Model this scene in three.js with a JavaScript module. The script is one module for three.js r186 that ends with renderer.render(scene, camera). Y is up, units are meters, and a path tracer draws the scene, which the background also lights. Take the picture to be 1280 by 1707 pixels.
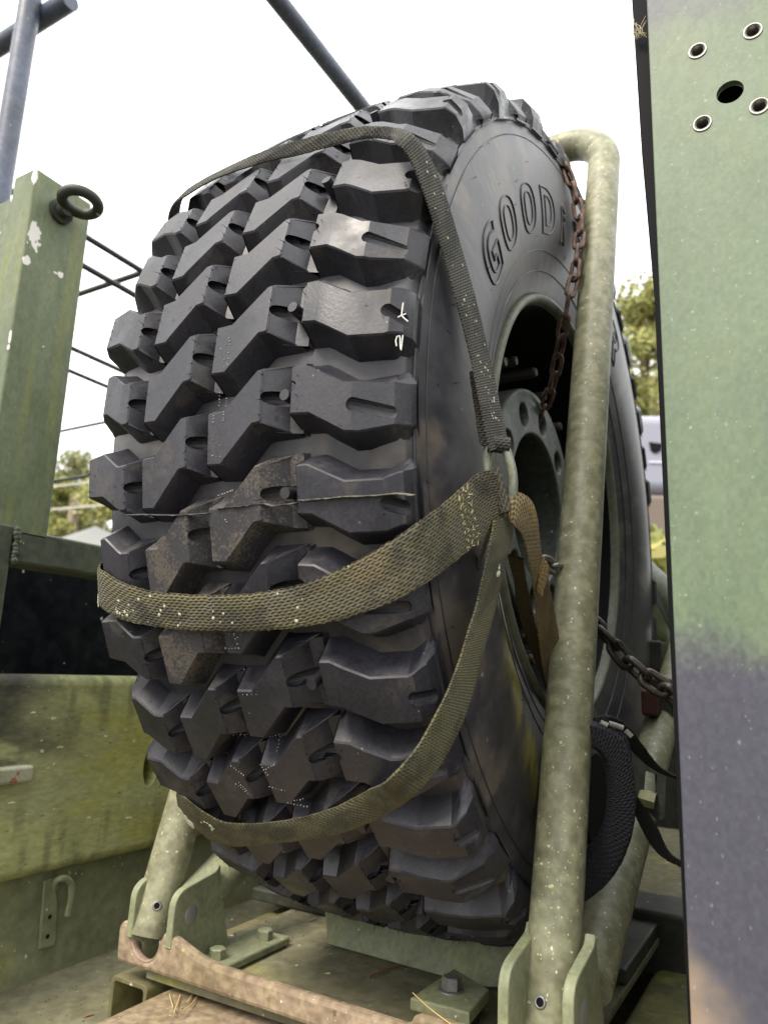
import * as THREE from 'three';
import { mergeGeometries, mergeVertices, toCreasedNormals } from 'three/addons/utils/BufferGeometryUtils.js';
import { RoundedBoxGeometry } from 'three/addons/geometries/RoundedBoxGeometry.js';
import { FontLoader } from 'three/addons/loaders/FontLoader.js';
import { Brush, Evaluator, SUBTRACTION } from 'three-bvh-csg';

const V = (x, y, z) => new THREE.Vector3(x, y, z);
const scene = new THREE.Scene();
// ---------- camera, sky, sun, exposure ----------
// truck axes: x across the bed (right), y up, -z towards the rear of the view; ground y = 0
const renderer = new THREE.WebGLRenderer({ antialias: true });
renderer.toneMapping = THREE.LinearToneMapping;
renderer.toneMappingExposure = 2.9;
renderer.shadowMap.enabled = true;
const W = 1280, H = 1707, F = 1230;
const camera = new THREE.PerspectiveCamera((2 * Math.atan(H / 2 / F) * 180) / Math.PI, 767 / 1024, 0.02, 600);
const CAM = V(0.38586, 1.75, 0.87077);
const az = 30.404 * Math.PI / 180, pt = 12.351 * Math.PI / 180, rl = 1.9317 * Math.PI / 180;
const lev = (x, y, z) => V(Math.cos(az) * x + Math.sin(az) * z, y, -Math.sin(az) * x + Math.cos(az) * z);
const fwd = lev(0, Math.sin(pt), -Math.cos(pt)), up0 = lev(0, Math.cos(pt), Math.sin(pt)), rt0 = lev(1, 0, 0);
const RT = rt0.clone().multiplyScalar(Math.cos(rl)).addScaledVector(up0, Math.sin(rl));
const UP = up0.clone().multiplyScalar(Math.cos(rl)).addScaledVector(rt0, -Math.sin(rl));
camera.position.copy(CAM); camera.up.copy(UP); camera.lookAt(CAM.clone().add(fwd));
camera.focus = 0.62; camera.userData.fStop = 7.5;
{ // overcast sky: brighter towards the zenith, even all round
  const w = 128, h = 64, d = new Float32Array(w * h * 4);
  for (let j = 0; j < h; j++) for (let i = 0; i < w; i++) {
    const e = ((j + 0.5) / h - 0.5) * Math.PI, s = Math.max(0, Math.sin(e));
    const L = e < 0 ? 0.2 : 0.62 + 0.52 * s, k = (j * w + i) * 4;
    d[k] = L * 0.985; d[k + 1] = L; d[k + 2] = L * 1.0; d[k + 3] = 1;
  }
  const sky = new THREE.DataTexture(d, w, h, THREE.RGBAFormat, THREE.FloatType);
  sky.mapping = THREE.EquirectangularReflectionMapping; sky.magFilter = sky.minFilter = THREE.LinearFilter; sky.needsUpdate = true;
  scene.background = sky; scene.environment = sky;
}
const sun = new THREE.DirectionalLight(0xfff4e4, 1.5);
sun.position.set(-1.2, 8.0, 4.6); sun.target.position.set(0, 1.9, 0); sun.castShadow = true; sun.shadow.radius = 40;
Object.assign(sun.shadow.camera, { left: -3, right: 3, top: 3, bottom: -3, near: 0.1, far: 30 });
scene.add(sun, sun.target);

// ---------- helpers ----------
let seed = 7; const rnd = () => { seed = (seed + 0x6d2b79f5) | 0; let t = Math.imul(seed ^ (seed >>> 15), 1 | seed); t = (t + Math.imul(t ^ (t >>> 7), 61 | t)) ^ t; return ((t ^ (t >>> 14)) >>> 0) / 4294967296; };
const rr = (a, b) => a + (b - a) * rnd();
const lerp = (a, b, t) => a + (b - a) * t, clamp = (x, a = 0, b = 1) => Math.min(b, Math.max(a, x));
const ss = (a, b, x) => { const t = clamp((x - a) / (b - a)); return t * t * (3 - 2 * t); };
const ray = (x, y) => fwd.clone().addScaledVector(RT, (x - W / 2) / F).addScaledVector(UP, -(y - H / 2) / F);
const at = (x, y, d) => CAM.clone().addScaledVector(ray(x, y), d);          // a pixel of the photograph and a depth -> a point
const on = (x, y, ax, v) => { const r = ray(x, y); return CAM.clone().addScaledVector(r, (v - CAM[ax]) / r[ax]); }; // ... on a plane
const TC = V(0, 1.958, 0);                                                    // wheel centre, axis along x
const depthOf = (p) => p.clone().sub(CAM).dot(fwd);
function cyl(x, y, R) { // ... on the tread cylinder
  const d = ray(x, y), o = CAM.clone().sub(TC), a = d.y * d.y + d.z * d.z, b = 2 * (d.y * o.y + d.z * o.z), c = o.y * o.y + o.z * o.z - R * R, D = b * b - 4 * a * c;
  if (D < 0) { const t = -b / 2 / a; return CAM.clone().addScaledVector(d, t); }
  return CAM.clone().addScaledVector(d, (-b - Math.sqrt(D)) / 2 / a);
}
// ... on the crowned tread surface, off metres above it
const crown = (u) => { const U = [-0.185, -0.149, -0.1, 0, 0.1, 0.149, 0.185], R = [0.462, 0.4745, 0.4825, 0.4855, 0.4795, 0.468, 0.455]; for (let i = 1; i < 7; i++) if (u <= U[i] || i === 6) { const t = clamp((u - U[i - 1]) / (U[i] - U[i - 1])); return R[i - 1] + (R[i] - R[i - 1]) * t; } };
function tread(x, y, off) { let R = 0.472, p; for (let i = 0; i < 8; i++) { p = cyl(x, y, R); R = crown(p.x) + off; } return p; }
const used = {};
const numbered = (n) => { used[n] = (used[n] ?? -1) + 1; return used[n] ? n + '_' + String(used[n]).padStart(3, '0') : n; };
function tag(o, label, category, group) { if (label) o.userData.label = label; if (category) o.userData.category = category; if (group) o.userData.group = group; return o; }
function mesh(name, geo, mat, parent) { const m = new THREE.Mesh(geo, mat); m.castShadow = m.receiveShadow = true; m.name = parent ? name : numbered(name); (parent || scene).add(m); return m; }
function thing(name, label, category, group, pos) { const g = new THREE.Group(); g.name = numbered(name); if (pos) g.position.copy(pos); scene.add(g); return tag(g, label, category, group); }
const merge = (gs) => mergeGeometries(gs.map((g) => { const q = g.index ? g.toNonIndexed() : g; for (const k of Object.keys(q.attributes)) if (!['position', 'normal', 'uv'].includes(k)) q.deleteAttribute(k); if (!q.attributes.uv) q.setAttribute('uv', new THREE.BufferAttribute(new Float32Array(q.attributes.position.count * 2), 2)); return q; }));
function boxUV(g, ox = 0, oy = 0) { // metres, by the way each face points
  if (g.index) g = g.toNonIndexed();
  const p = g.attributes.position, n = g.attributes.normal, u = new Float32Array(p.count * 2);
  for (let i = 0; i < p.count; i += 3) {
    let nx = 0, ny = 0, nz = 0; for (let k = 0; k < 3; k++) { nx += Math.abs(n.getX(i + k)); ny += Math.abs(n.getY(i + k)); nz += Math.abs(n.getZ(i + k)); }
    for (let k = 0; k < 3; k++) { const x = p.getX(i + k), y = p.getY(i + k), z = p.getZ(i + k), q = (i + k) * 2;
      if (nx >= ny && nx >= nz) { u[q] = z + ox; u[q + 1] = y + oy; } else if (ny >= nz) { u[q] = x + ox; u[q + 1] = z + oy; } else { u[q] = x + ox; u[q + 1] = y + oy; } }
  }
  g.setAttribute('uv', new THREE.BufferAttribute(u, 2)); return g;
}
const rbox = (x0, x1, y0, y1, z0, z1, r = 0.004, s = 2) => { const g = new RoundedBoxGeometry(x1 - x0, y1 - y0, z1 - z0, s, Math.min(r, (x1 - x0) / 2.01, (y1 - y0) / 2.01, (z1 - z0) / 2.01)); g.translate((x0 + x1) / 2, (y0 + y1) / 2, (z0 + z1) / 2); return boxUV(g); };
class Poly extends THREE.Curve { // straight runs with rounded bends
  constructor(pts, rad = 0) { super(); this.path = new THREE.CurvePath(); let last = pts[0].clone();
    for (let i = 1; i < pts.length; i++) { if (i === pts.length - 1 || !rad) { this.path.add(new THREE.LineCurve3(last, pts[i])); last = pts[i].clone(); continue; }
      const a = pts[i].clone().add(pts[i - 1].clone().sub(pts[i]).setLength(rad)), b = pts[i].clone().add(pts[i + 1].clone().sub(pts[i]).setLength(rad));
      const h = 0.5523; this.path.add(new THREE.LineCurve3(last, a)); this.path.add(new THREE.CubicBezierCurve3(a, a.clone().lerp(pts[i], h), b.clone().lerp(pts[i], h), b)); last = b; } }
  getPoint(t) { return this.path.getPoint(t); }
}
function tube(curve, r, n = 48, m = 20, caps = false) { const L = curve.getLength(), g = new THREE.TubeGeometry(curve, n, r, m, false), u = g.attributes.uv; for (let i = 0; i < u.count; i++) u.setXY(i, u.getX(i) * L, u.getY(i) * 2 * Math.PI * r);
  if (!caps) return g;
  const gs = [g]; for (const t of [0, 1]) { const c = new THREE.CircleGeometry(r, m); const d = curve.getTangentAt(t).multiplyScalar(t ? 1 : -1); c.applyQuaternion(new THREE.Quaternion().setFromUnitVectors(V(0, 0, 1), d)); const p = curve.getPointAt(t); c.translate(p.x, p.y, p.z); gs.push(c); } return merge(gs); }
const bar = (a, b, r, m = 20) => tube(new THREE.LineCurve3(a, b), r, 1, m, true);
function extrude(shape, depth, bev = 0.0012) { return new THREE.ExtrudeGeometry(shape, { depth, bevelEnabled: bev > 0, bevelThickness: bev, bevelSize: bev, bevelOffset: -bev, bevelSegments: 2, curveSegments: 16 }); }
const shapeOf = (pts) => { const s = new THREE.Shape(); pts.forEach((p, i) => (i ? s.lineTo(p[0], p[1]) : s.moveTo(p[0], p[1]))); s.closePath(); return s; };
const hexHead = (r0, r1, h) => { const g = new THREE.CylinderGeometry(r0, r1, h, 6).toNonIndexed(), c = new THREE.CylinderGeometry(r0 * 0.86, r0, h * 0.12, 6).toNonIndexed(); c.translate(0, h * 0.56, 0); g.computeVertexNormals(); c.computeVertexNormals(); return merge([g, c]); };
const yzShape = (g, x) => { g.rotateY(-Math.PI / 2); g.translate(x, 0, 0); return g; };        // a shape drawn in (z, y), extruded along -x from x
const ev = new Evaluator(); ev.attributes = ['position', 'normal', 'uv']; ev.useGroups = false;
const cut = (a, ...bs) => { const ready = (g) => { for (const k of Object.keys(g.attributes)) if (!['position', 'normal', 'uv'].includes(k)) g.deleteAttribute(k); const b = new Brush(g); b.updateMatrixWorld(); return b; }; let r = ready(a); for (const b of bs) r = ev.evaluate(r, ready(b), SUBTRACTION); return r.geometry; };

// ---------- procedural textures ----------
const perm = []; for (let i = 0; i < 4096; i++) perm.push(rnd());
function noiseP(x, y, px, py, s) { const xi = Math.floor(x), yi = Math.floor(y), fx = x - xi, fy = y - yi, u = fx * fx * (3 - 2 * fx), v = fy * fy * (3 - 2 * fy);
  const h = (a, b) => perm[((((a % px) + px) % px) * 57 + (((b % py) + py) % py) * 131 + s * 71) & 4095];
  return lerp(lerp(h(xi, yi), h(xi + 1, yi), u), lerp(h(xi, yi + 1), h(xi + 1, yi + 1), u), v); }
function fbm(x, y, p, q, o, s) { let a = 0.5, t = 0, n = 0; for (let i = 0; i < o; i++) { t += a * noiseP(x * p, y * q, p, q, s + i); n += a; a *= 0.55; p *= 2; q *= 2; } return t / n; }
function field(w, h, p, o, s, q = p) { const f = new Float32Array(w * h); for (let j = 0; j < h; j++) for (let i = 0; i < w; i++) f[j * w + i] = fbm(i / w, j / h, p, q, o, s); return f; }
function tex(w, h, fn, srgb = true) { const d = new Uint8Array(w * h * 4); for (let j = 0; j < h; j++) for (let i = 0; i < w; i++) { const c = fn(i, j), k = (j * w + i) * 4; if (typeof c === 'number') d[k] = d[k + 1] = d[k + 2] = clamp(c, 0, 255); else { d[k] = clamp(c[0], 0, 255); d[k + 1] = clamp(c[1], 0, 255); d[k + 2] = clamp(c[2], 0, 255); } d[k + 3] = 255; }
  const t = new THREE.DataTexture(d, w, h); if (srgb) t.colorSpace = THREE.SRGBColorSpace; t.wrapS = t.wrapT = THREE.RepeatWrapping; t.magFilter = THREE.LinearFilter; t.minFilter = THREE.LinearMipmapLinearFilter; t.generateMipmaps = true; t.needsUpdate = true; return t; }
const mix = (a, b, t) => [lerp(a[0], b[0], t), lerp(a[1], b[1], t), lerp(a[2], b[2], t)];
const hex = (h) => [(h >> 16) & 255, (h >> 8) & 255, h & 255];
// coverage map of scattered irregular spots
function spots(w, h, n, r0, r1, s, pick) { const f = new Float32Array(w * h), keep = seed; seed = s; for (let k = 0; k < n; k++) { const cx = rnd() * w, cy = rnd() * h, r = lerp(r0, r1, rnd() ** 3), a = 0.6 + 0.4 * rnd(), ex = rr(0.7, 1.3), ph = rnd() * 6; if (pick && !pick(cx / w, cy / h)) continue;
  const R = Math.ceil(r * 1.6) + 1; for (let j = -R; j <= R; j++) for (let i = -R; i <= R; i++) { const an = Math.atan2(j, i), q = r * (1 + 0.16 * Math.sin(an * 3 + ph) + 0.12 * Math.sin(an * 5 + ph * 2) + 0.1 * Math.sin(an * 2 + ph * 3)), dd = Math.hypot(i * ex, j / ex), v = a * clamp(q - dd + 0.5); if (v <= 0) continue; const I = ((((cy + j) | 0) % h) + h) % h * w + ((((cx + i) | 0) % w) + w) % w; f[I] = Math.max(f[I], v); } } seed = keep; return f; }
function paint(o) { // weathered vehicle paint, a tile of o.size metres
  const w = o.w ?? 512, h = o.h ?? 512, s = o.s ?? 1, base = hex(o.base), dark = hex(o.dark), moss = hex(o.moss ?? 0x7a7a3a), n1 = field(w, h, 3, 5, s), n2 = field(w, h, 6, 5, s + 20), n3 = field(w, h, 40, 3, s + 40), n4 = field(w, h, 2, 5, s + 60);
  const li = spots(w, h, o.spots ?? 0, 0.8, o.spotR ?? 4, s + 99), ch = spots(w, h, o.chips ?? 0, 2, 9, s + 55), rust = spots(w, h, o.rust ?? 0, 2, 7, s + 77), li2 = spots(w, h, (o.spots ?? 0) * 0.7, 0.8, 3.2, s + 199);
  const col = tex(w, h, (i, j) => { const k = j * w + i; let c = mix(base, dark, ss(0.35, 0.72, n1[k]) * (o.blotch ?? 0.75)); c = mix(c, moss, ss(0.52, 0.72, n2[k] * 0.6 + n4[k] * 0.4) * (o.mossy ?? 0.5)); const g = (n3[k] - 0.5) * (o.grain ?? 34); c = [c[0] + g, c[1] + g, c[2] + g * 0.9]; c = mix(c, hex(o.chip ?? 0xb09a8a), ch[k]); c = mix(c, hex(0x7a4a2e), rust[k] * 0.8); c = mix(c, hex(0xdad8c8), li[k]); return mix(c, hex(0xb6b45c), li2[k] * 0.75); });
  const rough = tex(w, h, (i, j) => { const k = j * w + i; return 255 * clamp((o.rough ?? 0.6) + (n2[k] - 0.5) * 0.35 + li[k] * 0.2); }, false);
  const bump = tex(w, h, (i, j) => { const k = j * w + i; return 128 + (n3[k] - 0.5) * 90 + (n2[k] - 0.5) * 60 + li[k] * 90 - ch[k] * 50; }, false);
  for (const t of [col, rough, bump]) t.repeat.set(1 / o.size, 1 / (o.sizeY ?? o.size));
  return new THREE.MeshStandardMaterial({ map: col, roughnessMap: rough, roughness: 1, bumpMap: bump, bumpScale: o.bump ?? 0.0006, metalness: 0 });
}
const matte = (o) => { const m = paint(o); return new THREE.MeshPhysicalMaterial({ map: m.map, roughnessMap: m.roughnessMap, roughness: 1, bumpMap: m.bumpMap, bumpScale: m.bumpScale, specularIntensity: 0.15 }); };
const plain = (c, rough = 0.6, metal = 0) => new THREE.MeshStandardMaterial({ color: c, roughness: rough, metalness: metal });

const M = {};
M.tubePaint = paint({ base: 0x838268, dark: 0x6c6c53, moss: 0x88875c, mossy: 0.55, size: 0.3, sizeY: 0.3, w: 1024, h: 1024, spots: 700, spotR: 4.2, s: 3, rough: 0.55, grain: 62, rust: 16, blotch: 0.5 });
M.bracketPaint = paint({ base: 0x7f8367, dark: 0x6a6e54, moss: 0x8f8d62, mossy: 0.5, size: 0.18, spots: 24, chips: 0, rust: 4, s: 11, rough: 0.6, chip: 0xa88c80 });
M.brownPaint = paint({ base: 0x8e7c67, dark: 0x77694f, moss: 0x837650, mossy: 0.7, size: 0.25, spots: 90, spotR: 2.5, chips: 14, chip: 0x63523f, s: 17, rough: 0.75, grain: 62 });
M.floorPaint = paint({ base: 0x736f56, dark: 0x5c5944, moss: 0x8c8948, mossy: 0.85, size: 0.4, spots: 50, s: 23, rough: 0.9, grain: 40 });
M.darkPaint = paint({ base: 0x33352d, dark: 0x262722, moss: 0x45472f, mossy: 0.4, size: 0.4, spots: 26, s: 29, rough: 0.6 });
M.pole = paint({ base: 0x565c6e, dark: 0x444955, moss: 0x636774, mossy: 0.4, size: 0.3, spots: 12, rust: 10, s: 31, rough: 0.45 });
M.rail = paint({ base: 0x4f5545, dark: 0x3e4338, moss: 0x6a6c4c, mossy: 0.5, size: 0.3, spots: 20, s: 37, rough: 0.5 });
M.rod = plain(0x20241f, 0.5);
M.steel = new THREE.MeshStandardMaterial({ color: 0x8f8b85, roughness: 0.38, metalness: 0.85 });
M.dullSteel = paint({ base: 0x8a8a86, dark: 0x66645f, moss: 0x7a6656, mossy: 0.5, size: 0.05, w: 128, h: 128, s: 41, rough: 0.45 }); M.dullSteel.metalness = 0.6;
M.rustChain = paint({ base: 0x6b5346, dark: 0x46372f, moss: 0x86644e, mossy: 0.8, size: 0.05, w: 128, h: 128, s: 43, rough: 0.7, grain: 60 }); M.rustChain.metalness = 0.35;
M.darkChain = paint({ base: 0x4a443d, dark: 0x2a2724, moss: 0x5d4a38, mossy: 0.5, size: 0.05, w: 128, h: 128, s: 47, rough: 0.5, grain: 40 }); M.darkChain.metalness = 0.5;
M.hub = paint({ base: 0x4b5048, dark: 0x3b3f39, moss: 0x565a48, mossy: 0.3, size: 0.2, s: 53, spots: 10, rough: 0.55 });
M.rimPaint = paint({ base: 0x6c6f5e, dark: 0x575a4b, moss: 0x7a7a5c, mossy: 0.3, size: 0.2, s: 57, rough: 0.55 });
M.black = new THREE.MeshPhysicalMaterial({ color: 0x0e0e12, roughness: 0.75, specularIntensity: 0.3 });

// rubber: bloom, dust, water marks
{ const w = 512, n1 = field(w, w, 4, 5, 80), n2 = field(w, w, 9, 5, 90), n3 = field(w, w, 128, 2, 100), sp = spots(w, w, 150, 1, 5, 5), wh = spots(w, w, 22, 0.6, 1.5, 9);
  const col = tex(w, w, (i, j) => { const k = j * w + i; let c = mix([31, 30, 37], [43, 41, 48], ss(0.3, 0.7, n1[k])); c = mix(c, [80, 73, 66], ss(0.58, 0.76, n2[k]) * 0.5); c = mix(c, [26, 24, 30], sp[k] * 0.6); const g = (n3[k] - 0.5) * 20; return mix([c[0] + g, c[1] + g, c[2] + g], [200, 198, 190], wh[k] * 0.7); });
  const rough = tex(w, w, (i, j) => 255 * clamp(0.47 + (n2[j * w + i] - 0.5) * 0.5 + (n1[j * w + i] - 0.5) * 0.25 + sp[j * w + i] * 0.2), false);
  const bump = tex(w, w, (i, j) => 128 + (n3[j * w + i] - 0.5) * 60 + (n2[j * w + i] - 0.5) * 70, false);
  for (const t of [col, rough, bump]) t.repeat.set(1 / 0.21, 1 / 0.21);
  M.rubber = new THREE.MeshStandardMaterial({ map: col, roughnessMap: rough, roughness: 1, bumpMap: bump, bumpScale: 0.0003 });
}
{ const w = 256, n2 = field(w, w, 6, 5, 590), n3 = field(w, w, 90, 2, 600); const col = tex(w, w, (i, j) => { const k = j * w + i, q = ss(0.38, 0.56, n2[k] * 0.6 + n3[k] * 0.4); const g = (n3[k] - 0.5) * 40; return mix([46, 44, 48], [86 + g, 78 + g, 66 + g], q * 0.75); }); col.repeat.set(1 / 0.11, 1 / 0.11);
  M.rubberDirty = new THREE.MeshStandardMaterial({ map: col, roughness: 0.8, bumpMap: col, bumpScale: 0.0006 }); }
{ // whole tyre body: u round the tyre, v across bead to bead; radial streaks, dust, green growth low on the right sidewall
  const w = 2048, h = 512, n1 = field(w, h, 24, 4, 110, 6), n2 = field(w, h, 160, 3, 120, 6), n3 = field(w, h, 400, 2, 130, 100), n4 = field(w, h, 40, 5, 140, 8);
  const wh = spots(w, h, 160, 0.5, 1.3, 61);
  const col = tex(w, h, (i, j) => { const k = j * w + i, v = j / h; const ph = ((i / w) * 360 + 180) % 360 - 180; // phi, 0 = front, 90 = top
    let c = mix([40, 38, 43], [58, 55, 60], ss(0.3, 0.75, n1[k] * 0.5 + n2[k] * 0.5)); c = mix(c, [98, 88, 75], ss(0.5, 0.7, n4[k]) * 0.7);
    const vc = 0.925 - 0.1 * Math.pow(clamp((-32 - ph) / 29, 0, 1.4), 1.3), rowM = Math.exp(-(((v - vc) / 0.034) ** 2)), phM = ss(-84, -64, ph) * (1 - ss(-38, -24, ph)); const m = clamp(rowM * phM * 1.7 * ss(0.25, 0.62, n4[k] * 0.55 + n2[k] * 0.45)); c = mix(c, [122, 116, 48], m * 0.95);
    const g = (n3[k] - 0.5) * 20; return mix([c[0] + g, c[1] + g, c[2] + g], [200, 198, 190], wh[k] * 0.6); });
  const bump = tex(w, h, (i, j) => 128 + (n3[j * w + i] - 0.5) * 50 + (n2[j * w + i] - 0.5) * 60, false);
  M.tyreBody = new THREE.MeshStandardMaterial({ map: col, roughness: 0.44, bumpMap: bump, bumpScale: 0.0005 });
}
function webbing(base, hi, s, pitch = 0.0032, turn = false, extra = {}) { // woven webbing: staggered picks, tile of 4 x 4 picks
  const w = 256, n = 8, nn = field(w, w, 16, 3, s);
  const hgt = (i, j) => { const row = Math.floor((j / w) * n), y = (j / w) * n - row, x = ((i / w) * n / 2 + (row % 2) * 0.5) % 1; const wave = 0.18 * Math.sin(x * 2 * Math.PI); const yy = clamp(y + wave, 0, 1); return Math.pow(Math.sin(Math.PI * yy), 0.7) * (0.55 + 0.45 * Math.pow(Math.abs(Math.sin(Math.PI * x)), 0.6)); };
  const col = tex(w, w, (i, j) => { const q = hgt(i, j), k = nn[j * w + i]; const c = mix(mix(hex(base), [26, 26, 20], 0.4 - 0.4 * q), hex(hi), q * 0.5 * ss(0.2, 0.8, k)); return c; });
  const bump = tex(w, w, (i, j) => 255 * hgt(i, j), false);
  for (const t of [col, bump]) { t.repeat.set(1 / (pitch * n * 0.9), 1 / (pitch * n)); if (turn) { t.repeat.set(1 / (pitch * n), 1 / (pitch * n * 0.8)); t.rotation = Math.PI / 2; } }
  return new THREE.MeshStandardMaterial({ map: col, roughness: 0.92, bumpMap: bump, bumpScale: 0.0011, vertexColors: true, ...extra });
}
M.webDark = webbing(0x46443e, 0x6a665d, 150, 0.0022); M.webOlive = webbing(0x5a5545, 0x807a64, 160, 0.0028, true); M.webTan = webbing(0x8a7a58, 0xb09a70, 170, 0.0022); M.webBlack = webbing(0x1c1d24, 0x30323a, 180, 0.0028);
M.webRib = webbing(0x585540, 0x7d795c, 190, 0.0022);
M.lichen = new THREE.MeshStandardMaterial({ color: 0xaeae98, roughness: 0.95 });

// ---------- ground ----------
{ const s = paint({ base: 0x4b483f, dark: 0x3c3a30, moss: 0x464c2c, mossy: 0.8, size: 3, s: 61, rough: 0.95 });
  const g = new THREE.PlaneGeometry(600, 600, 1, 1); g.rotateX(-Math.PI / 2); const u = g.attributes.uv; for (let i = 0; i < u.count; i++) u.setXY(i, u.getX(i) * 600, u.getY(i) * 600);
  mesh('ground', g, s).userData.kind = 'structure'; }

// ---------- spare wheel ----------
const wheel = thing('spare_wheel', 'big black off-road spare wheel with chunky lugged tread strapped upright on the bed', 'spare wheel', null, TC);
const DEG = Math.PI / 180;
const wp = (u, r, phi) => V(u, r * Math.sin(phi * DEG), r * Math.cos(phi * DEG));
function revolve(prof, seg = 252, total) { // prof: [u, r]; uv = (turn, arc length share) or metres
  const pos = [], uv = [], idx = []; let L = [0]; for (let i = 1; i < prof.length; i++) L.push(L[i - 1] + Math.hypot(prof[i][0] - prof[i - 1][0], prof[i][1] - prof[i - 1][1]));
  const T = L[L.length - 1], n = prof.length;
  for (let j = 0; j <= seg; j++) for (let i = 0; i < n; i++) { const ph = -180 + (360 * j) / seg, p = wp(prof[i][0], prof[i][1], ph); pos.push(p.x, p.y, p.z); uv.push(total ? ph / 360 : ph * DEG * 0.2, total ? L[i] / T : L[i]); }
  for (let j = 0; j < seg; j++) for (let i = 0; i < n - 1; i++) { const a = j * n + i, b = a + n; idx.push(a, a + 1, b, b, a + 1, b + 1); }
  const g = new THREE.BufferGeometry(); g.setAttribute('position', new THREE.Float32BufferAttribute(pos, 3)); g.setAttribute('uv', new THREE.Float32BufferAttribute(uv, 2)); g.setIndex(idx); g.computeVertexNormals(); return g;
}
const smoothProf = (pts, n) => { const c = new THREE.CatmullRomCurve3(pts.map((p) => V(p[0], p[1], 0)), false, 'centripetal'); return c.getPoints(n).map((p) => [p.x, p.y]); };
const SIDE = [[0.1500, 0.4345], [0.1530, 0.415], [0.1565, 0.385], [0.1570, 0.355], [0.1535, 0.32], [0.1455, 0.289], [0.1385, 0.268], [0.1325, 0.2535], [0.125, 0.247]];
const sideR = smoothProf(SIDE, 26), sideL = sideR.map((p) => [-p[0], p[1]]).reverse();
const floorProf = [[-0.1485, 0.441], [-0.146, 0.4465], [-0.135, 0.4515], [-0.1, 0.4595], [-0.05, 0.4615], [0, 0.4625], [0.05, 0.4605], [0.1, 0.4565], [0.135, 0.4485], [0.146, 0.4455], [0.1485, 0.441]];
const tyre = mesh('tyre', revolve([...sideL, ...floorProf, ...sideR], 252, true), M.tyreBody, wheel);
const sideU = (r) => { for (let i = 1; i < sideR.length; i++) if (sideR[i][1] <= r) return lerp(sideR[i - 1][0], sideR[i][0], (sideR[i - 1][1] - r) / (sideR[i - 1][1] - sideR[i][1])); return 0.14; };
// tread profile: arc coordinate s across the tread -> (u, r) on the block tops
const topProf = [[-0.182, -0.1505, 0.4375], [-0.167, -0.1535, 0.451], [-0.154, -0.1505, 0.464], [-0.1405, -0.139, 0.476], [-0.1, -0.1, 0.4825], [-0.05, -0.05, 0.4846], [0, 0, 0.4855], [0.05, 0.05, 0.4835], [0.1, 0.1, 0.4795], [0.149, 0.1475, 0.468], [0.160, 0.154, 0.4585], [0.172, 0.1555, 0.447], [0.185, 0.1525, 0.4355]];
const baseProf = [[-0.182, -0.148, 0.436], [-0.167, -0.148, 0.441], [-0.154, -0.145, 0.447], [-0.1405, -0.135, 0.4505], [-0.1, -0.1, 0.4585], [-0.05, -0.05, 0.4605], [0, 0, 0.4615], [0.05, 0.05, 0.4595], [0.1, 0.1, 0.4555], [0.149, 0.143, 0.4455], [0.160, 0.147, 0.4435], [0.172, 0.149, 0.440], [0.185, 0.149, 0.4345]];
const lookup = (tab, s) => { s = clamp(s, tab[0][0], tab[tab.length - 1][0]); for (let i = 1; i < tab.length; i++) if (s <= tab[i][0]) { const t = (s - tab[i - 1][0]) / (tab[i][0] - tab[i - 1][0]); return [lerp(tab[i - 1][1], tab[i][1], t), lerp(tab[i - 1][2], tab[i][2], t)]; } };
const pw = (tab, s) => { if (s <= tab[0][0]) return tab[0][1]; for (let i = 1; i < tab.length; i++) if (s <= tab[i][0]) return lerp(tab[i - 1][1], tab[i][1], (s - tab[i - 1][0]) / (tab[i][0] - tab[i - 1][0])); return tab[tab.length - 1][1]; };
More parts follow.
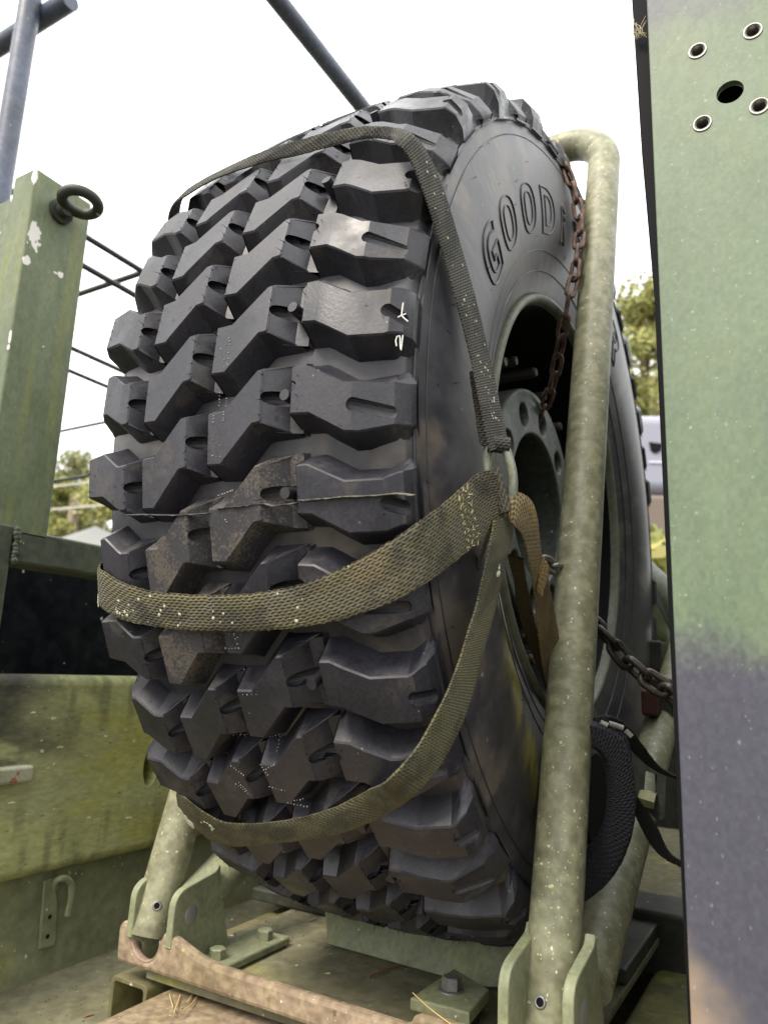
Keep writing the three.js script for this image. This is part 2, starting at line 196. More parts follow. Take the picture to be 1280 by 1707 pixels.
function block({ top, bot, drop = [[0, 0]], end0 = 0.007, end1 = 0.012, draft = 0.0078, sink = [], band = 0 }) {
  // one lug: loft over s; every station is a cross-section base - edge - face - edge - base
  const bev = 0.0013, A = 1 / (0.47 * DEG);   // degrees per metre
  let st = new Set([...top, ...bot, ...drop].map((p) => p[0])); const s0 = Math.min(top[0][0], bot[0][0]), s1 = Math.max(top[top.length - 1][0], bot[bot.length - 1][0]);
  for (const p of topProf) if (p[0] > s0 && p[0] < s1) st.add(p[0]);
  st = [...st].filter((s) => s >= s0 && s <= s1).sort((a, b) => a - b); st = st.filter((s, i) => !i || s - st[i - 1] > 1e-4);
  const rows = [];
  const slope = (tab, s) => { const a = (pw(tab, s + 0.0015) - pw(tab, s - 0.0015)) / 0.003 / A; return Math.sqrt(1 + a * a); };
  const section = (s, sf, inset, faceDrop, wallS) => { // sf: where the face ring sits; wallS: where its base goes
    const t = pw(top, s), b = pw(bot, s), d = pw(drop, s), kt = slope(top, s), kb = slope(bot, s), [u, r0] = lookup(topProf, sf), [ub, rb] = lookup(baseProf, wallS), r = r0 - d - faceDrop, out = [];
    const P = (uu, q, ph) => out.push(wp(uu, q, ph)); const mid = (h) => [lerp(ub, u, h), lerp(rb, r, h)];
    const dT = draft * A * kt, dB = draft * A * kb, be = bev * A + inset;
    P(ub, rb - 0.002, b - dB * 1.35); let q = mid(0.12); P(q[0], q[1], b - dB * 1.05); q = mid(0.4); P(q[0], q[1], b - dB * 0.62); P(u, r - bev, b); P(u, r, b + be);
    P(u, r, t - be); P(u, r - bev, t); q = mid(0.4); P(q[0], q[1], t + dT * 0.62); q = mid(0.12); P(q[0], q[1], t + dT * 1.05); P(ub, rb - 0.002, t + dT * 1.35); return out; };
  const collapse = (sec, s, ws, h) => { const t = pw(top, s), b = pw(bot, s), d = pw(drop, s), [u, r0] = lookup(topProf, s), r = r0 - d - bev, [ub, rb] = lookup(baseProf, ws), uu = h === 1 ? u : u + (ws - s), q = lerp(rb - (h ? 0 : 0.002), r, h), dr = draft * A; return sec.map((p, i) => { const f = i / 9, lo = b - dr * (1 - h) * 1.2, hi = t + dr * (1 - h) * 1.2; return wp(uu, q, lerp(lo, hi, f < 0.5 ? f * 0.2 : 1 - (1 - f) * 0.2)); }); };
  st.forEach((s, i) => { const first = i === 0, last = i === st.length - 1; const sf = first ? s + bev : last ? s - bev : s; rows.push(section(s, sf, 0, 0, first ? s - end0 : last ? s + end1 : s)); });
  const f0 = collapse(rows[0], s0, s0 - end0, 1), w0 = collapse(rows[0], s0, s0 - end0 * 1.15, 0), f1 = collapse(rows[0], s1, s1 + end1, 1), w1 = collapse(rows[0], s1, s1 + end1 * 1.15, 0), k1 = band ? collapse(rows[0], s1, s1 + 0.0042, 0.45) : null, m0 = collapse(rows[0], s0, s0 - end0 * 1.05, 0.2), m1 = collapse(rows[0], s1, s1 + end1 * (band ? 1 : 1.05), band || 0.2);
  const all = [w0, m0, f0, ...rows, f1, ...(k1 ? [k1] : []), m1, w1]; const pos = [], uv = [];
  const quad = (a, b, c, d) => { const n = b.clone().sub(a).cross(c.clone().sub(a)), rad = Math.abs(n.z), nx = Math.abs(n.x), nt = Math.abs(n.y); for (const p of [a, b, c, a, c, d]) { pos.push(p.x, p.y, p.z); const q = Math.atan2(p.y, p.z) * 0.47, r = Math.hypot(p.y, p.z); if (nx > rad && nx > nt) uv.push(q, r * 1.2); else if (nt > rad) uv.push(p.x, r * 1.2); else uv.push(p.x, q); } };
  for (let i = 0; i < all.length - 1; i++) for (let j = 0; j < 9; j++) quad(all[i][j], all[i + 1][j], all[i + 1][j + 1], all[i][j + 1]);
  for (const [e, rev] of [[w0, 0], [w1, 1]]) quad(...(rev ? [e[0], e[9], e[9], e[0]] : [e[9], e[0], e[0], e[9]]));
  // floor of the block, so that it is closed for the cuts
  for (let i = 0; i < all.length - 1; i++) quad(all[i][0], all[i][9], all[i + 1][9], all[i + 1][0]);
  let g = new THREE.BufferGeometry(); g.setAttribute('position', new THREE.Float32BufferAttribute(pos, 3)); g.setAttribute('uv', new THREE.Float32BufferAttribute(uv, 2)); g.computeVertexNormals();
  if (sink.length) { g = cut(g, ...sink); if (g.index) g = g.toNonIndexed(); }
  g = toCreasedNormals(g, 19 * DEG); return g;
}
// a round-ended slot cutter from point to point
function capsule(a, b, r, squash = 1) { const d = b.clone().sub(a), g = new THREE.CapsuleGeometry(r, d.length(), 6, 14); g.applyQuaternion(new THREE.Quaternion().setFromUnitVectors(V(0, 1, 0), d.clone().normalize())); const m = a.clone().lerp(b, 0.5); g.translate(m.x, m.y, m.z); return g; }
const slot = (u0, r0, u1, r1, ph, ph1 = ph, r = 0.0043) => capsule(wp(u0, r0, ph), wp(u1, r1, ph1), r);
const T_ = {};   // phi relative to the lower left corner of the right shoulder lug
T_.C = block({ top: [[0.003, 1.37], [0.0179, 1.38], [0.0471, 4.6], [0.0525, 4.66]], bot: [[0.003, -3.42], [0.0162, -3.49], [0.0444, -0.3], [0.0525, -0.24]], end1: 0.024, band: 0.24, end0: 0.003, sink: [slot(0.0512, 0.4775, 0.0745, 0.4640, 2.1, 2.1, 0.0056)] });
T_.B = block({ top: [[-0.0675, -1.85], [-0.0529, -1.78], [-0.0253, 1.38], [-0.018, 1.4]], bot: [[-0.0675, -6.68], [-0.0535, -6.75], [-0.0261, -3.48], [-0.018, -3.39]], end1: 0.018, band: 0.24, end0: 0.003, sink: [slot(-0.0193, 0.4795, 0.0005, 0.4660, -0.95, -0.95, 0.0053)] });
const kneeA = (L) => ({ top: [[-0.182, -1.3], [-0.139, -0.65], [-0.118, -0.45], [-0.0969, -2.04], [-0.0872, -2.02]], bot: [[-0.182, -4.3], [-0.139, -4.75], [-0.118, -4.9], [-0.094, -6.5], [-0.0872, -6.49]], end1: 0.017, band: 0.24, end0: 0.002, drop: L ? [[-0.15, 0]] : [[-0.182, 0.003], [-0.154, 0.013], [-0.1405, 0.011], [-0.1245, 0]], sink: [slot(-0.0887, 0.4775, -0.0695, 0.4640, -4.25, -4.25, 0.0053)] });
T_.A0 = block(kneeA(true)); T_.A1 = block(kneeA(false));
const dent = (ph) => capsule(wp(0.0775, 0.486, ph), wp(0.0770, 0.462, ph), 0.0042);
T_.D0 = block({ top: [[0.081, 4.15], [0.0905, 4.15], [0.118, 2.5], [0.145, 2.4], [0.156, 2.9], [0.185, 3.5]], bot: [[0.081, 0], [0.093, -0.15], [0.1195, -1.95], [0.146, -2.05], [0.156, -1.7], [0.185, -1.3]], end0: 0.002, end1: 0.002, sink: [slot(0.146, 0.470, 0.1545, 0.457, 0.3, -0.2, 0.0052), dent(2.5)] });
T_.D1 = block({ top: [[0.0765, 4.3], [0.0905, 4.15], [0.118, 2.35], [0.1265, 2.3], [0.150, 2.6], [0.185, 3.2]], bot: [[0.0765, 0], [0.0925, -0.15], [0.119, -2.0], [0.128, -2.08], [0.148, -1.5], [0.185, -1.0]], drop: [[0.1245, 0], [0.148, 0.0115], [0.160, 0.0145], [0.172, 0.008], [0.185, 0.0012]], end0: 0.002, end1: 0.002, sink: [slot(0.1245, 0.4735, 0.147, 0.4590, 0.3, -0.3, 0.0052), dent(2.5)] });
// a few variants of every block so that grain does not repeat
const variants = {}; for (const k in T_) variants[k] = [0, 1, 2, 3].map((v) => { const g = T_[k].clone(); const u = g.attributes.uv; for (let i = 0; i < u.count; i++) u.setXY(i, u.getX(i) + v * 0.053 + k.charCodeAt(0) * 0.017, u.getY(i) + v * 0.081); return g; });
const NL = 21, PH = [-36.57, -28.86, -20.6, -12.34, -3.87, 4.47, 12.49, 20.3], phiOf = (k) => (k < -4 ? -36.57 + 8.05 * (k + 4) : k > 3 ? 20.3 + 8.0 * (k - 3) : PH[k + 4]);
for (let k = -NL; k <= NL; k++) { const ph = phiOf(k), odd = k & 1; // k = 0 is a short right shoulder lug
  for (const n of [odd ? 'A1' : 'A0', 'B', 'C', odd ? 'D0' : 'D1']) { const b = mesh('tread_block', variants[n][(k * 7 + 700 + n.charCodeAt(0)) % 4], (k === -1 && n === 'C') || (k === -2 && n === 'B') || (k === -1 && n === 'B') ? M.rubberDirty : M.rubber, tyre); b.rotation.x = -ph * DEG + rr(-0.0012, 0.0012); }
  // round stub in the groove beside each slot
  if (odd || k % 3 === 0) { const c = new THREE.CylinderGeometry(0.0042, 0.0046, 0.017, 14); const m = mesh('rubber_stub', c, M.rubber, tyre); const p = wp(0.0708, 0.4715, ph + 1.95); m.position.copy(p); m.rotation.x = Math.PI / 2 - (ph + 2.1) * DEG; }
}
// raised buttress pads and moulding lines on the right sidewall
const ringAt = (r, rad, name) => { const g = new THREE.TorusGeometry(r, rad, 6, 220); g.rotateY(Math.PI / 2); g.translate(sideU(r) + rad * 0.2, 0, 0); return mesh(name, boxUV(g), M.rubber, tyre); };
ringAt(0.4338, 0.0016, 'mould_line'); ringAt(0.418, 0.0007, 'mould_line'); ringAt(0.3, 0.0007, 'mould_line'); ringAt(0.279, 0.0009, 'mould_line'); 
// lettering moulded in outline
{ const font = await new FontLoader().loadAsync('fonts/droid/droid_sans_bold.typeface.json');
  const put = (pts, cphi, sx, sy, rc, rad) => { const c = new THREE.CatmullRomCurve3(pts.map((p) => { const r = rc + p.y * sy, ph = cphi + (p.x * sx) / rc / DEG; return wp(sideU(r) + rad * 0.35, r, ph); }).map((q) => q), true, 'catmullrom', 0.15); return new THREE.TubeGeometry(c, pts.length * 4, rad, 6, true); };
  const letter = (ch, phi) => { const sh = font.generateShapes(ch, 1), gs = []; const box = new THREE.Box2(); for (const s of sh) for (const p of s.getPoints(8)) box.expandByPoint(p); const c = box.getCenter(new THREE.Vector2()), w = box.max.x - box.min.x, h = box.max.y - box.min.y;
    const sx = 0.050 / w, sy = 0.050 / h; const norm = (arr) => { const q = arr.map((p) => new THREE.Vector2(p.x - c.x, p.y - c.y)); const o = []; q.forEach((p) => { if (!o.length || o[o.length - 1].distanceTo(p) > 0.004) o.push(p); }); if (o[0].distanceTo(o[o.length - 1]) < 0.004) o.pop(); const d = []; o.forEach((p, i) => { const n = o[(i + 1) % o.length], L = p.distanceTo(n), k = Math.max(1, Math.round(L / 0.07)); for (let j = 0; j < k; j++) d.push(p.clone().lerp(n, j / k)); }); return d; };
    for (const s of sh) { gs.push(put(norm(s.getPoints(8)), phi, sx, sy, 0.3435, 0.00105)); for (const hl of s.holes) gs.push(put(norm(hl.getPoints(8)), phi, sx, sy, 0.3435, 0.0009)); }
    mesh('raised_letter', boxUV(merge(gs)), M.rubber, tyre); };
  letter('G', 29.5); letter('O', 41.5); letter('O', 54.8); letter('D', 67.8); letter('Y', 90); letter('E', 101); letter('A', 112); letter('R', 123);
  const foot = [[-0.25, -0.5], [0.05, -0.42], [0.3, -0.5], [0.2, -0.25], [0.1, 0], [0.35, 0.1], [0.15, 0.2], [0.4, 0.32], [0.12, 0.38], [0.2, 0.55], [-0.1, 0.4], [-0.05, 0.1], [-0.12, -0.2]].map((p) => new THREE.Vector2(p[0], p[1]));
  mesh('raised_emblem', boxUV(put(foot, 77.5, 0.03, 0.048, 0.3435, 0.0012)), M.rubber, tyre);
}
// vent hairs left from the mould
{ const gs = []; const hair = (p, d, L) => { const g = new THREE.ConeGeometry(0.00045, L, 3, 1, true); g.translate(0, L / 2, 0); g.applyQuaternion(new THREE.Quaternion().setFromUnitVectors(V(0, 1, 0), d)); g.translate(p.x, p.y, p.z); gs.push(g); };
  const outD = (ph) => V(0, Math.sin(ph * DEG), Math.cos(ph * DEG)), tanD = (ph) => V(0, Math.cos(ph * DEG), -Math.sin(ph * DEG));
  const edge = { C: [[0.004, -3.2, 1.2], [0.0518, 0, 4.5]], B: [[-0.0668, -6.5, -2], [-0.0187, -3.2, 1.2]], A: [[-0.0879, -6.3, -2.2], [-0.1383, -4.6, -0.8]], D: [[0.082, 0.2, 4], [0.145, -1.8, 2.2]] };
  for (let k = -16; k < 12; k++) { const ph = phiOf(k); for (const n in edge) for (const [u, a, b] of edge[n]) for (let i = 0; i < 4; i++) { if (rnd() < 0.25) continue; const q = ph + lerp(a, b, (i + 0.5) / 4) + rr(-0.2, 0.2); if ((n === 'D' && !(k & 1) && u > 0.1) || (n === 'A' && (k & 1) && u < -0.1)) continue; const [uu, r] = lookup(topProf, u); hair(wp(uu, r - 0.001, q), outD(q).add(tanD(q).multiplyScalar(rr(-1.2, 0.4))).add(V(rr(-0.6, 0.6), 0, 0)).normalize(), rr(0.003, 0.0085)); } }
  for (let k = 0; k < 46; k++) { const r = rr(0.29, 0.42), q = rr(-70, 100); hair(wp(sideU(r) - 0.0003, r, q), V(0.5, rr(-1, 1), rr(-1, 1)).normalize(), rr(0.003, 0.009)); }
  const m = mesh('vent_hairs', merge(gs), M.black, tyre); m.userData.kind = 'stuff'; }
// chalked numerals and rows of white paint dots
const local = (p) => p.clone().sub(TC);
{ const chalk = new THREE.MeshStandardMaterial({ color: 0xd8d6cf, roughness: 0.95 });
  const stroke = (px, r) => new THREE.TubeGeometry(new THREE.CatmullRomCurve3(px.map(([x, y]) => local(tread(x, y, r))), false, 'catmullrom', 0.2), 24, 0.00045, 5);
  mesh('chalk_numeral', merge([stroke([[661, 577], [659.5, 568], [662, 561], [666, 560], [667, 566], [667, 575], [668, 583]], 0.0012), stroke([[668.5, 584], [670, 572], [671.5, 559]], 0.0012)]), chalk, tyre);
  mesh('chalk_numeral', merge([stroke([[672, 505], [670.5, 515], [669.5, 526], [674, 531], [680, 536]], 0.0012), stroke([[663, 529], [669, 526], [677, 523]], 0.0012)]), chalk, tyre);
  const gs = []; const dots = (x0, y0, x1, y1, n, R = 0.0002) => { for (let i = 0; i < n; i++) { const x = lerp(x0, x1, n > 1 ? i / (n - 1) : 0) + rr(-0.6, 0.6), y = lerp(y0, y1, n > 1 ? i / (n - 1) : 0) + rr(-0.6, 0.6), p = local(tread(x, y, R)); const g = new THREE.SphereGeometry(rr(0.0003, 0.0007), 6, 4); g.scale(1, 1, 1); g.translate(p.x, p.y, p.z); gs.push(g); } };
  dots(382, 564, 384, 574, 3); dots(376, 575, 374, 612, 4); dots(381, 588, 380, 608, 3); dots(367, 655, 366, 676, 5); dots(378, 664, 377, 677, 4); dots(357, 688, 356, 704, 4); dots(373, 687, 373, 701, 4); dots(355, 760, 367, 761, 3); dots(355, 734, 366, 743, 3); dots(364, 826, 388, 818, 7); dots(376, 866, 378, 870, 2); dots(382, 1056, 397, 1062, 3); dots(390, 1057, 399, 1081, 4); dots(377, 1081, 398, 1081, 5);
  dots(405, 1158, 427, 1158, 4); dots(403, 1115, 435, 1119, 8, -0.02); dots(390, 1225, 430, 1223, 8, -0.011); dots(434, 1275, 446, 1292, 5); dots(440, 1284, 457, 1276, 5); dots(449, 1312, 475, 1318, 6); dots(386, 1277, 406, 1293, 6); dots(394, 1307, 418, 1325, 7); dots(398, 1305, 412, 1318, 5); dots(445, 1229, 465, 1225, 5, -0.012); dots(467, 1228, 457, 1276, 9, -0.011); dots(480, 1338, 512, 1345, 7); dots(486, 1336, 505, 1332, 5);
  const m = mesh('paint_dots', merge(gs), plain(0x8f8e86, 0.9), tyre); m.userData.kind = 'stuff'; }
// ragged split across one row of lugs
{ const fin = (px, R, w) => { const pos = [], idx = [], n = px.length * 6, c = new THREE.CatmullRomCurve3(px.map(([x, y]) => local(tread(x, y, R)))), P = c.getPoints(n); P.forEach((p, i) => { const o = V(0, p.y, p.z).normalize(), t = rr(0.4, 1) * w; for (const [a, b] of [[-0.003, 0], [0.0002 + t, -0.0012], [-0.003, -0.0016]]) { const q = p.clone().addScaledVector(o, a); pos.push(q.x, q.y + b + (a > 0 ? rr(-0.0004, 0.0004) : 0), q.z); } }); for (let i = 0; i < n; i++) for (let j = 0; j < 2; j++) { const a = i * 3 + j, b = a + 3; idx.push(a, a + 1, b, b, a + 1, b + 1); }
    const g = new THREE.BufferGeometry(); g.setAttribute('position', new THREE.Float32BufferAttribute(pos, 3)); g.setAttribute('uv', new THREE.Float32BufferAttribute(new Float32Array(pos.length / 3 * 2), 2)); g.setIndex(idx); g.computeVertexNormals(); return boxUV(g); };
  const m = plain(0x5d5a4e, 0.85); 
  for (const [px, w] of [[[[499, 832], [530, 830], [570, 826], [620, 824], [660, 821], [690, 824]], 0.0035], [[[362, 845], [400, 842], [440, 838], [452, 841], [497, 836]], 0.0011], [[[205, 857], [240, 856], [290, 857], [350, 853]], 0.0011]]) mesh('split_edge', fin(px, 0.0004, w), w > 0.003 ? m : M.rubber, tyre); }
// rim, hub and studs
{ const rim = mesh('rim', revolve(smoothProf([[0.122, 0.262], [0.131, 0.2555], [0.1375, 0.2535], [0.139, 0.2495], [0.135, 0.2455], [0.128, 0.2432]], 24), 128), M.rimPaint, wheel);
  mesh('rim_barrel', revolve([[0.1285, 0.2434], [0.10, 0.238], [0.06, 0.232], [0.045, 0.2265], [-0.09, 0.22], [-0.135, 0.25]], 96), M.black, wheel);
  const ring = new THREE.Shape().absarc(0, 0, 0.226, 0, 7, false); ring.holes.push(new THREE.Path().absarc(0, 0, 0.14, 0, 7, true)); let g = extrude(ring, 0.008, 0); g.rotateY(Math.PI / 2); g.translate(0.037, 0, 0); mesh('wheel_disc', boxUV(g), M.black, wheel);
  const hubS = new THREE.Shape().absarc(0, 0, 0.15, 0, Math.PI * 2, false); hubS.holes.push(new THREE.Path().absarc(0, 0, 0.092, 0, Math.PI * 2, true));
  for (let i = 0; i < 10; i++) { const a = (28 + 36 * i) * DEG; hubS.holes.push(new THREE.Path().absarc(-0.1175 * Math.cos(a), 0.1175 * Math.sin(a), 0.0135, 0, Math.PI * 2, true)); }
  g = new THREE.ExtrudeGeometry(hubS, { depth: 0.055, bevelEnabled: true, bevelThickness: 0.006, bevelSize: 0.004, bevelOffset: -0.004, bevelSegments: 4, curveSegments: 48 }); g.rotateY(Math.PI / 2); g.translate(0.037, 0, 0); mesh('hub_flange', boxUV(g), M.hub, wheel);
  mesh('hub_barrel', revolve([[0.06, 0.0925], [0.02, 0.0925], [0.02, 0.085], [-0.04, 0.085], [-0.04, 0.078], [-0.11, 0.078], [-0.11, 0.001]], 64), M.hub, wheel);
  g = new THREE.CircleGeometry(0.14, 40); g.rotateY(Math.PI / 2); g.translate(-0.115, 0, 0); mesh('hub_backplate', g, M.black, wheel);
  const st = mergeGeometries([new THREE.CylinderGeometry(0.0068, 0.0068, 0.05, 16).toNonIndexed(), (() => { const c = new THREE.CylinderGeometry(0.0052, 0.0068, 0.003, 16).toNonIndexed(); c.translate(0, 0.0265, 0); return c; })()]); st.rotateZ(-Math.PI / 2);
  for (let i = 0; i < 20; i++) { const m = mesh('wheel_stud', st, M.darkChain, wheel); m.position.copy(wp(0.06 + (i % 2) * 0.006, 0.186, 3 + i * 18)); } }

// ---------- wheel carrier: two-legged tube frame, braces, brackets, cross bar ----------
const plugL = at(262, 1510, 0.785), plugR = on(900, 1671, 'x', 0.187);
const carrier = thing('wheel_carrier', 'tall lichen-speckled green tube frame standing astride the spare wheel in bolted brackets', 'wheel carrier');
{ const RT_ = 0.0212, topY = 2.497, q0 = on(918, 1660, 'x', 0.186), q1 = on(1005, 290, 'x', 0.186), lean = (q1.z - q0.z) / (q1.y - q0.y);
  const legTop = (p) => V(p.x, topY, p.z + (topY - p.y) * lean);
  const rBase = q0, rTop = V(0.186, topY, q1.z + (topY - q1.y) * lean);
  const dirR = rTop.clone().sub(rBase).normalize(), dirL = legTop(plugL).sub(plugL).normalize();
  const lBase = plugL.clone().addScaledVector(dirL, -0.028), lTop = legTop(plugL);
  const c = new Poly([rBase.clone().addScaledVector(dirR, -0.03), rTop, lTop, lBase], 0.062);
  const frame = mesh('tube_frame', tube(c, RT_, 260, 30, true), M.tubePaint, carrier); frame.userData.curve = c;
  // flat paint crust, blind holes and pin
  // braces run from the brackets back and up
  const b0 = on(1003, 1548, 'x', 0.19), b1 = on(1106, 1190, 'x', 0.19); mesh('brace', bar(b0.clone().addScaledVector(b1.clone().sub(b0), -0.16), b1.clone().add(b1.clone().sub(b0).multiplyScalar(0.6)), 0.0225, 24), M.tubePaint, carrier);
  const c0 = V(-0.214, 1.53, 0.17), c1 = V(-0.214, 1.732, -0.23); mesh('brace', bar(c0.clone().addScaledVector(c1.clone().sub(c0), -0.14), c1, 0.0225, 24), M.bracketPaint, carrier);
  // brackets: two upright cheeks and a foot, local origin at the pin
  const cheek = () => { const s = new THREE.Shape(); s.moveTo(0.010, -0.062); s.lineTo(0.013, -0.036); s.lineTo(0.0325, -0.026); s.lineTo(0.031, 0.012); s.quadraticCurveTo(0.030, 0.027, 0.014, 0.031); s.lineTo(-0.030, 0.0385); s.quadraticCurveTo(-0.0365, 0.039, -0.040, 0.046); s.lineTo(-0.0425, 0.044); s.lineTo(-0.044, 0.032); s.lineTo(-0.072, -0.062); s.closePath(); return s; };
  for (const [p, out] of [[plugL.clone().add(V(0.019, 0, 0)), 0.003], [plugR, 0.0125]]) { const br = mesh('bracket', yzFoot(), M.bracketPaint, carrier); br.position.copy(p); br.scale.set(0.84, 0.92, 0.88);
    for (const sx of [-1, 1]) { const g = yzShape(extrude(cheek(), 0.0066, 0.0018), sx > 0 ? 0.0375 : -0.0315 + out); mesh('cheek_plate', boxUV(g), M.bracketPaint, br); }
    for (const sx of [-1, 1]) { const pin = new THREE.SphereGeometry(0.0115, 20, 8, 0, Math.PI * 2, 0, Math.PI / 2); pin.scale(1, 0.35, 1); pin.rotateZ(-Math.PI / 2 * sx); pin.translate(sx > 0 ? 0.0375 : -0.0375 + out, 0.001, 0.003); mesh('pin_head', boxUV(pin), M.pinSteel ??= plain(0x8c8a86, 0.42, 0.45), br); const ru = new THREE.TorusGeometry(0.0122, 0.0013, 8, 28); ru.rotateY(Math.PI / 2); ru.translate(sx > 0 ? 0.0377 : -0.0377 + out, 0.0004, 0.003); mesh('rust_rim', boxUV(ru), M.rustRim ??= plain(0x6d3f26, 0.9), br); }
  }
  function yzFoot() { const g = [rbox(-0.031, 0.031, -0.058, -0.010, -0.060, -0.055, 0.002)]; return merge(g); }
  // foot plate with two bolts behind the left bracket
  const fp = mesh('foot_plate', rbox(-0.205, -0.155, 1.4485, 1.4575, 0.125, 0.262, 0.003), M.bracketPaint, carrier); { for (const [x, z] of [[-0.172, 0.15], [-0.176, 0.222]]) { const b = hexHead(0.0088, 0.0088, 0.009); b.translate(x, 1.462, z); mesh('bolt_head', boxUV(b), M.bracketPaint, fp); } }
  // notched cross bar in front of both brackets
  const s = new THREE.Shape(); s.moveTo(-0.040, 0.008); s.quadraticCurveTo(-0.041, 0.021, -0.033, 0.022); s.lineTo(-0.0245, 0.0215); s.lineTo(-0.020, 0.012); s.absarc(0.001, 0.012, 0.021, Math.PI, Math.PI * 2, false); s.lineTo(0.027, 0.0215); s.lineTo(0.036, 0.022); s.lineTo(0.066, 0.013); s.quadraticCurveTo(0.085, 0.008, 0.11, 0.007); s.lineTo(0.305, 0.007); s.quadraticCurveTo(0.313, 0.006, 0.316, 0.014); s.lineTo(0.323, 0.0175); s.lineTo(0.46, 0.0185); s.lineTo(0.47, -0.016); s.lineTo(0.10, -0.0165); s.lineTo(-0.036, -0.0165); s.quadraticCurveTo(-0.041, -0.018, -0.04, 0.008);
  const g = extrude(s, 0.004, 0.0042); const cb = mesh('cross_bar', boxUV(g), M.brownPaint, carrier); cb.position.set(plugL.x + 0.012, 1.466, 0.263); cb.rotation.y = -Math.atan2(0.018, 0.43); cb.rotation.z = 0.01;
  // bare chipped lip of the notch
  const lip = new THREE.TorusGeometry(0.0212, 0.0016, 8, 30, Math.PI * 1.06); lip.scale(1, 1, 2.6); lip.rotateZ(Math.PI * 0.97); lip.translate(0.001, 0.012, 0.0032); mesh('chipped_lip', boxUV(lip), paint({ base: 0x9a8272, dark: 0x847264, moss: 0x8c8468, mossy: 0.4, size: 0.1, w: 128, h: 128, s: 71 }), cb);
}
// clamp plate with a bolt on the cross bar
{ const P = [[757, 1617], [815, 1652], [782, 1692], [684, 1666]].map(([x, y]) => on(x, y, 'y', 1.474)); const s = shapeOf(P.map((p) => [p.x, -p.z])); let g = extrude(s, 0.007, 0.0018); g.rotateX(-Math.PI / 2); g.translate(0, 1.467, 0);
  const c = mesh('clamp_plate', boxUV(g), M.bracketPaint, carrier); const b = hexHead(0.0088, 0.0088, 0.009), w = new THREE.CylinderGeometry(0.0115, 0.012, 0.002, 24), q = on(752, 1650, 'y', 1.476); b.translate(q.x, 1.4815, q.z); w.translate(q.x, 1.4755, q.z); const m = P.reduce((a, p) => a.add(p), V(0, 0, 0)).multiplyScalar(0.25);
  mesh('bolt_head', boxUV(merge([b, w])), M.dullSteel, c); mesh('spacer_block', rbox(m.x - 0.016, m.x + 0.016, 1.447, 1.467, m.z - 0.018, m.z + 0.018, 0.002), M.darkPaint, c); }

// ---------- truck bed ----------
const bed = thing('truck_bed', 'weathered green and brown steel bed floor under and around the spare wheel', 'truck bed');
mesh('floor_plate', rbox(-0.235, 0.19, 1.438, 1.447, -0.9, 0.262, 0.002), M.floorPaint, bed);
mesh('lower_floor', rbox(-0.56, 0.9, 1.33, 1.372, -1.6, 0.62, 0.004), M.floorPaint, bed);
{ const m = mesh('wheel_saddle', (() => { const s = new THREE.Shape(); s.moveTo(-0.118, 0); s.lineTo(0.07, 0); s.lineTo(0.17, 0.018); s.lineTo(0.17, 0.06); s.lineTo(-0.15, 0.06); s.closePath(); const g = extrude(s, 0.006, 0.001); g.rotateX(-0.5); g.rotateY(-0.05); g.translate(0.0, 1.448, 0.105); return boxUV(g); })(), M.bracketPaint, bed); }
mesh('rear_cross_member', rbox(-0.42, 0.3, 1.40, 1.475, -0.25, -0.16, 0.006), M.darkPaint, bed);
mesh('gusset', rbox(-0.30, 0.19, 1.4475, 1.463, -0.2, 0.02, 0.003), M.darkPaint, bed);
{ // square tube end below the cross bar, hollow
  const s = new THREE.Shape(); const x0 = -0.281, x1 = -0.228, y0 = 1.355, y1 = 1.4335, r = 0.008; s.moveTo(x0 + r, y0); s.lineTo(x1 - r, y0); s.quadraticCurveTo(x1, y0, x1, y0 + r); s.lineTo(x1, y1 - r); s.quadraticCurveTo(x1, y1, x1 - r, y1); s.lineTo(x0 + r, y1); s.quadraticCurveTo(x0, y1, x0, y1 - r); s.lineTo(x0, y0 + r); s.quadraticCurveTo(x0, y0, x0 + r, y0);
  const h = new THREE.Path(), t = 0.005; h.moveTo(x0 + t, y0 + t); h.lineTo(x0 + t, y1 - t - 0.004); h.quadraticCurveTo(x0 + t, y1 - t, x0 + t + 0.004, y1 - t); h.lineTo(x1 - t - 0.004, y1 - t); h.quadraticCurveTo(x1 - t, y1 - t, x1 - t, y1 - t - 0.004); h.lineTo(x1 - t, y0 + t); h.closePath(); s.holes.push(h);
  const g = extrude(s, 0.3, 0.001); g.translate(0, 0, -0.036); mesh('square_tube', boxUV(g), M.floorPaint2 = paint({ base: 0x6b6546, dark: 0x544f39, moss: 0x7d7a3c, mossy: 0.7, size: 0.3, s: 83, spots: 16, rough: 0.8, rust: 4 }), bed); }
mesh('front_beam', rbox(-0.214, 0.5, 1.30, 1.432, 0.20, 0.46, 0.010, 3), M.brownPaint, bed);
mesh('corner_plate', rbox(-0.45, -0.27, 1.374, 1.386, 0.36, 0.56, 0.004), M.mossy = paint({ base: 0x6d6a3a, dark: 0x3c3b22, moss: 0x8d8a3a, mossy: 0.9, size: 0.3, s: 89, spots: 30, rough: 0.95, grain: 60 }), bed);
{ const g = new THREE.TorusGeometry(0.012, 0.0035, 10, 24); g.rotateX(Math.PI / 2 - 0.2); g.translate(-0.33, 1.392, 0.40); mesh('lashing_ring', boxUV(g), M.rustChain, bed); }
mesh('side_beam', rbox(0.178, 0.262, 1.30, 1.412, -1.2, 0.2, 0.02, 4), M.mossy2 = paint({ base: 0x5d5c34, dark: 0x3d3d26, moss: 0x77763a, mossy: 0.8, size: 0.3, s: 97, spots: 10, rough: 0.9 }), bed);
mesh('bulkhead', rbox(-0.6, 1.1, 1.372, 1.70, -1.05, -1.0, 0.004), M.darkPaint, bed);
mesh('cross_sill', rbox(0.22, 1.0, 1.372, 1.43, -0.62, -0.5, 0.01), M.darkPaint, bed);

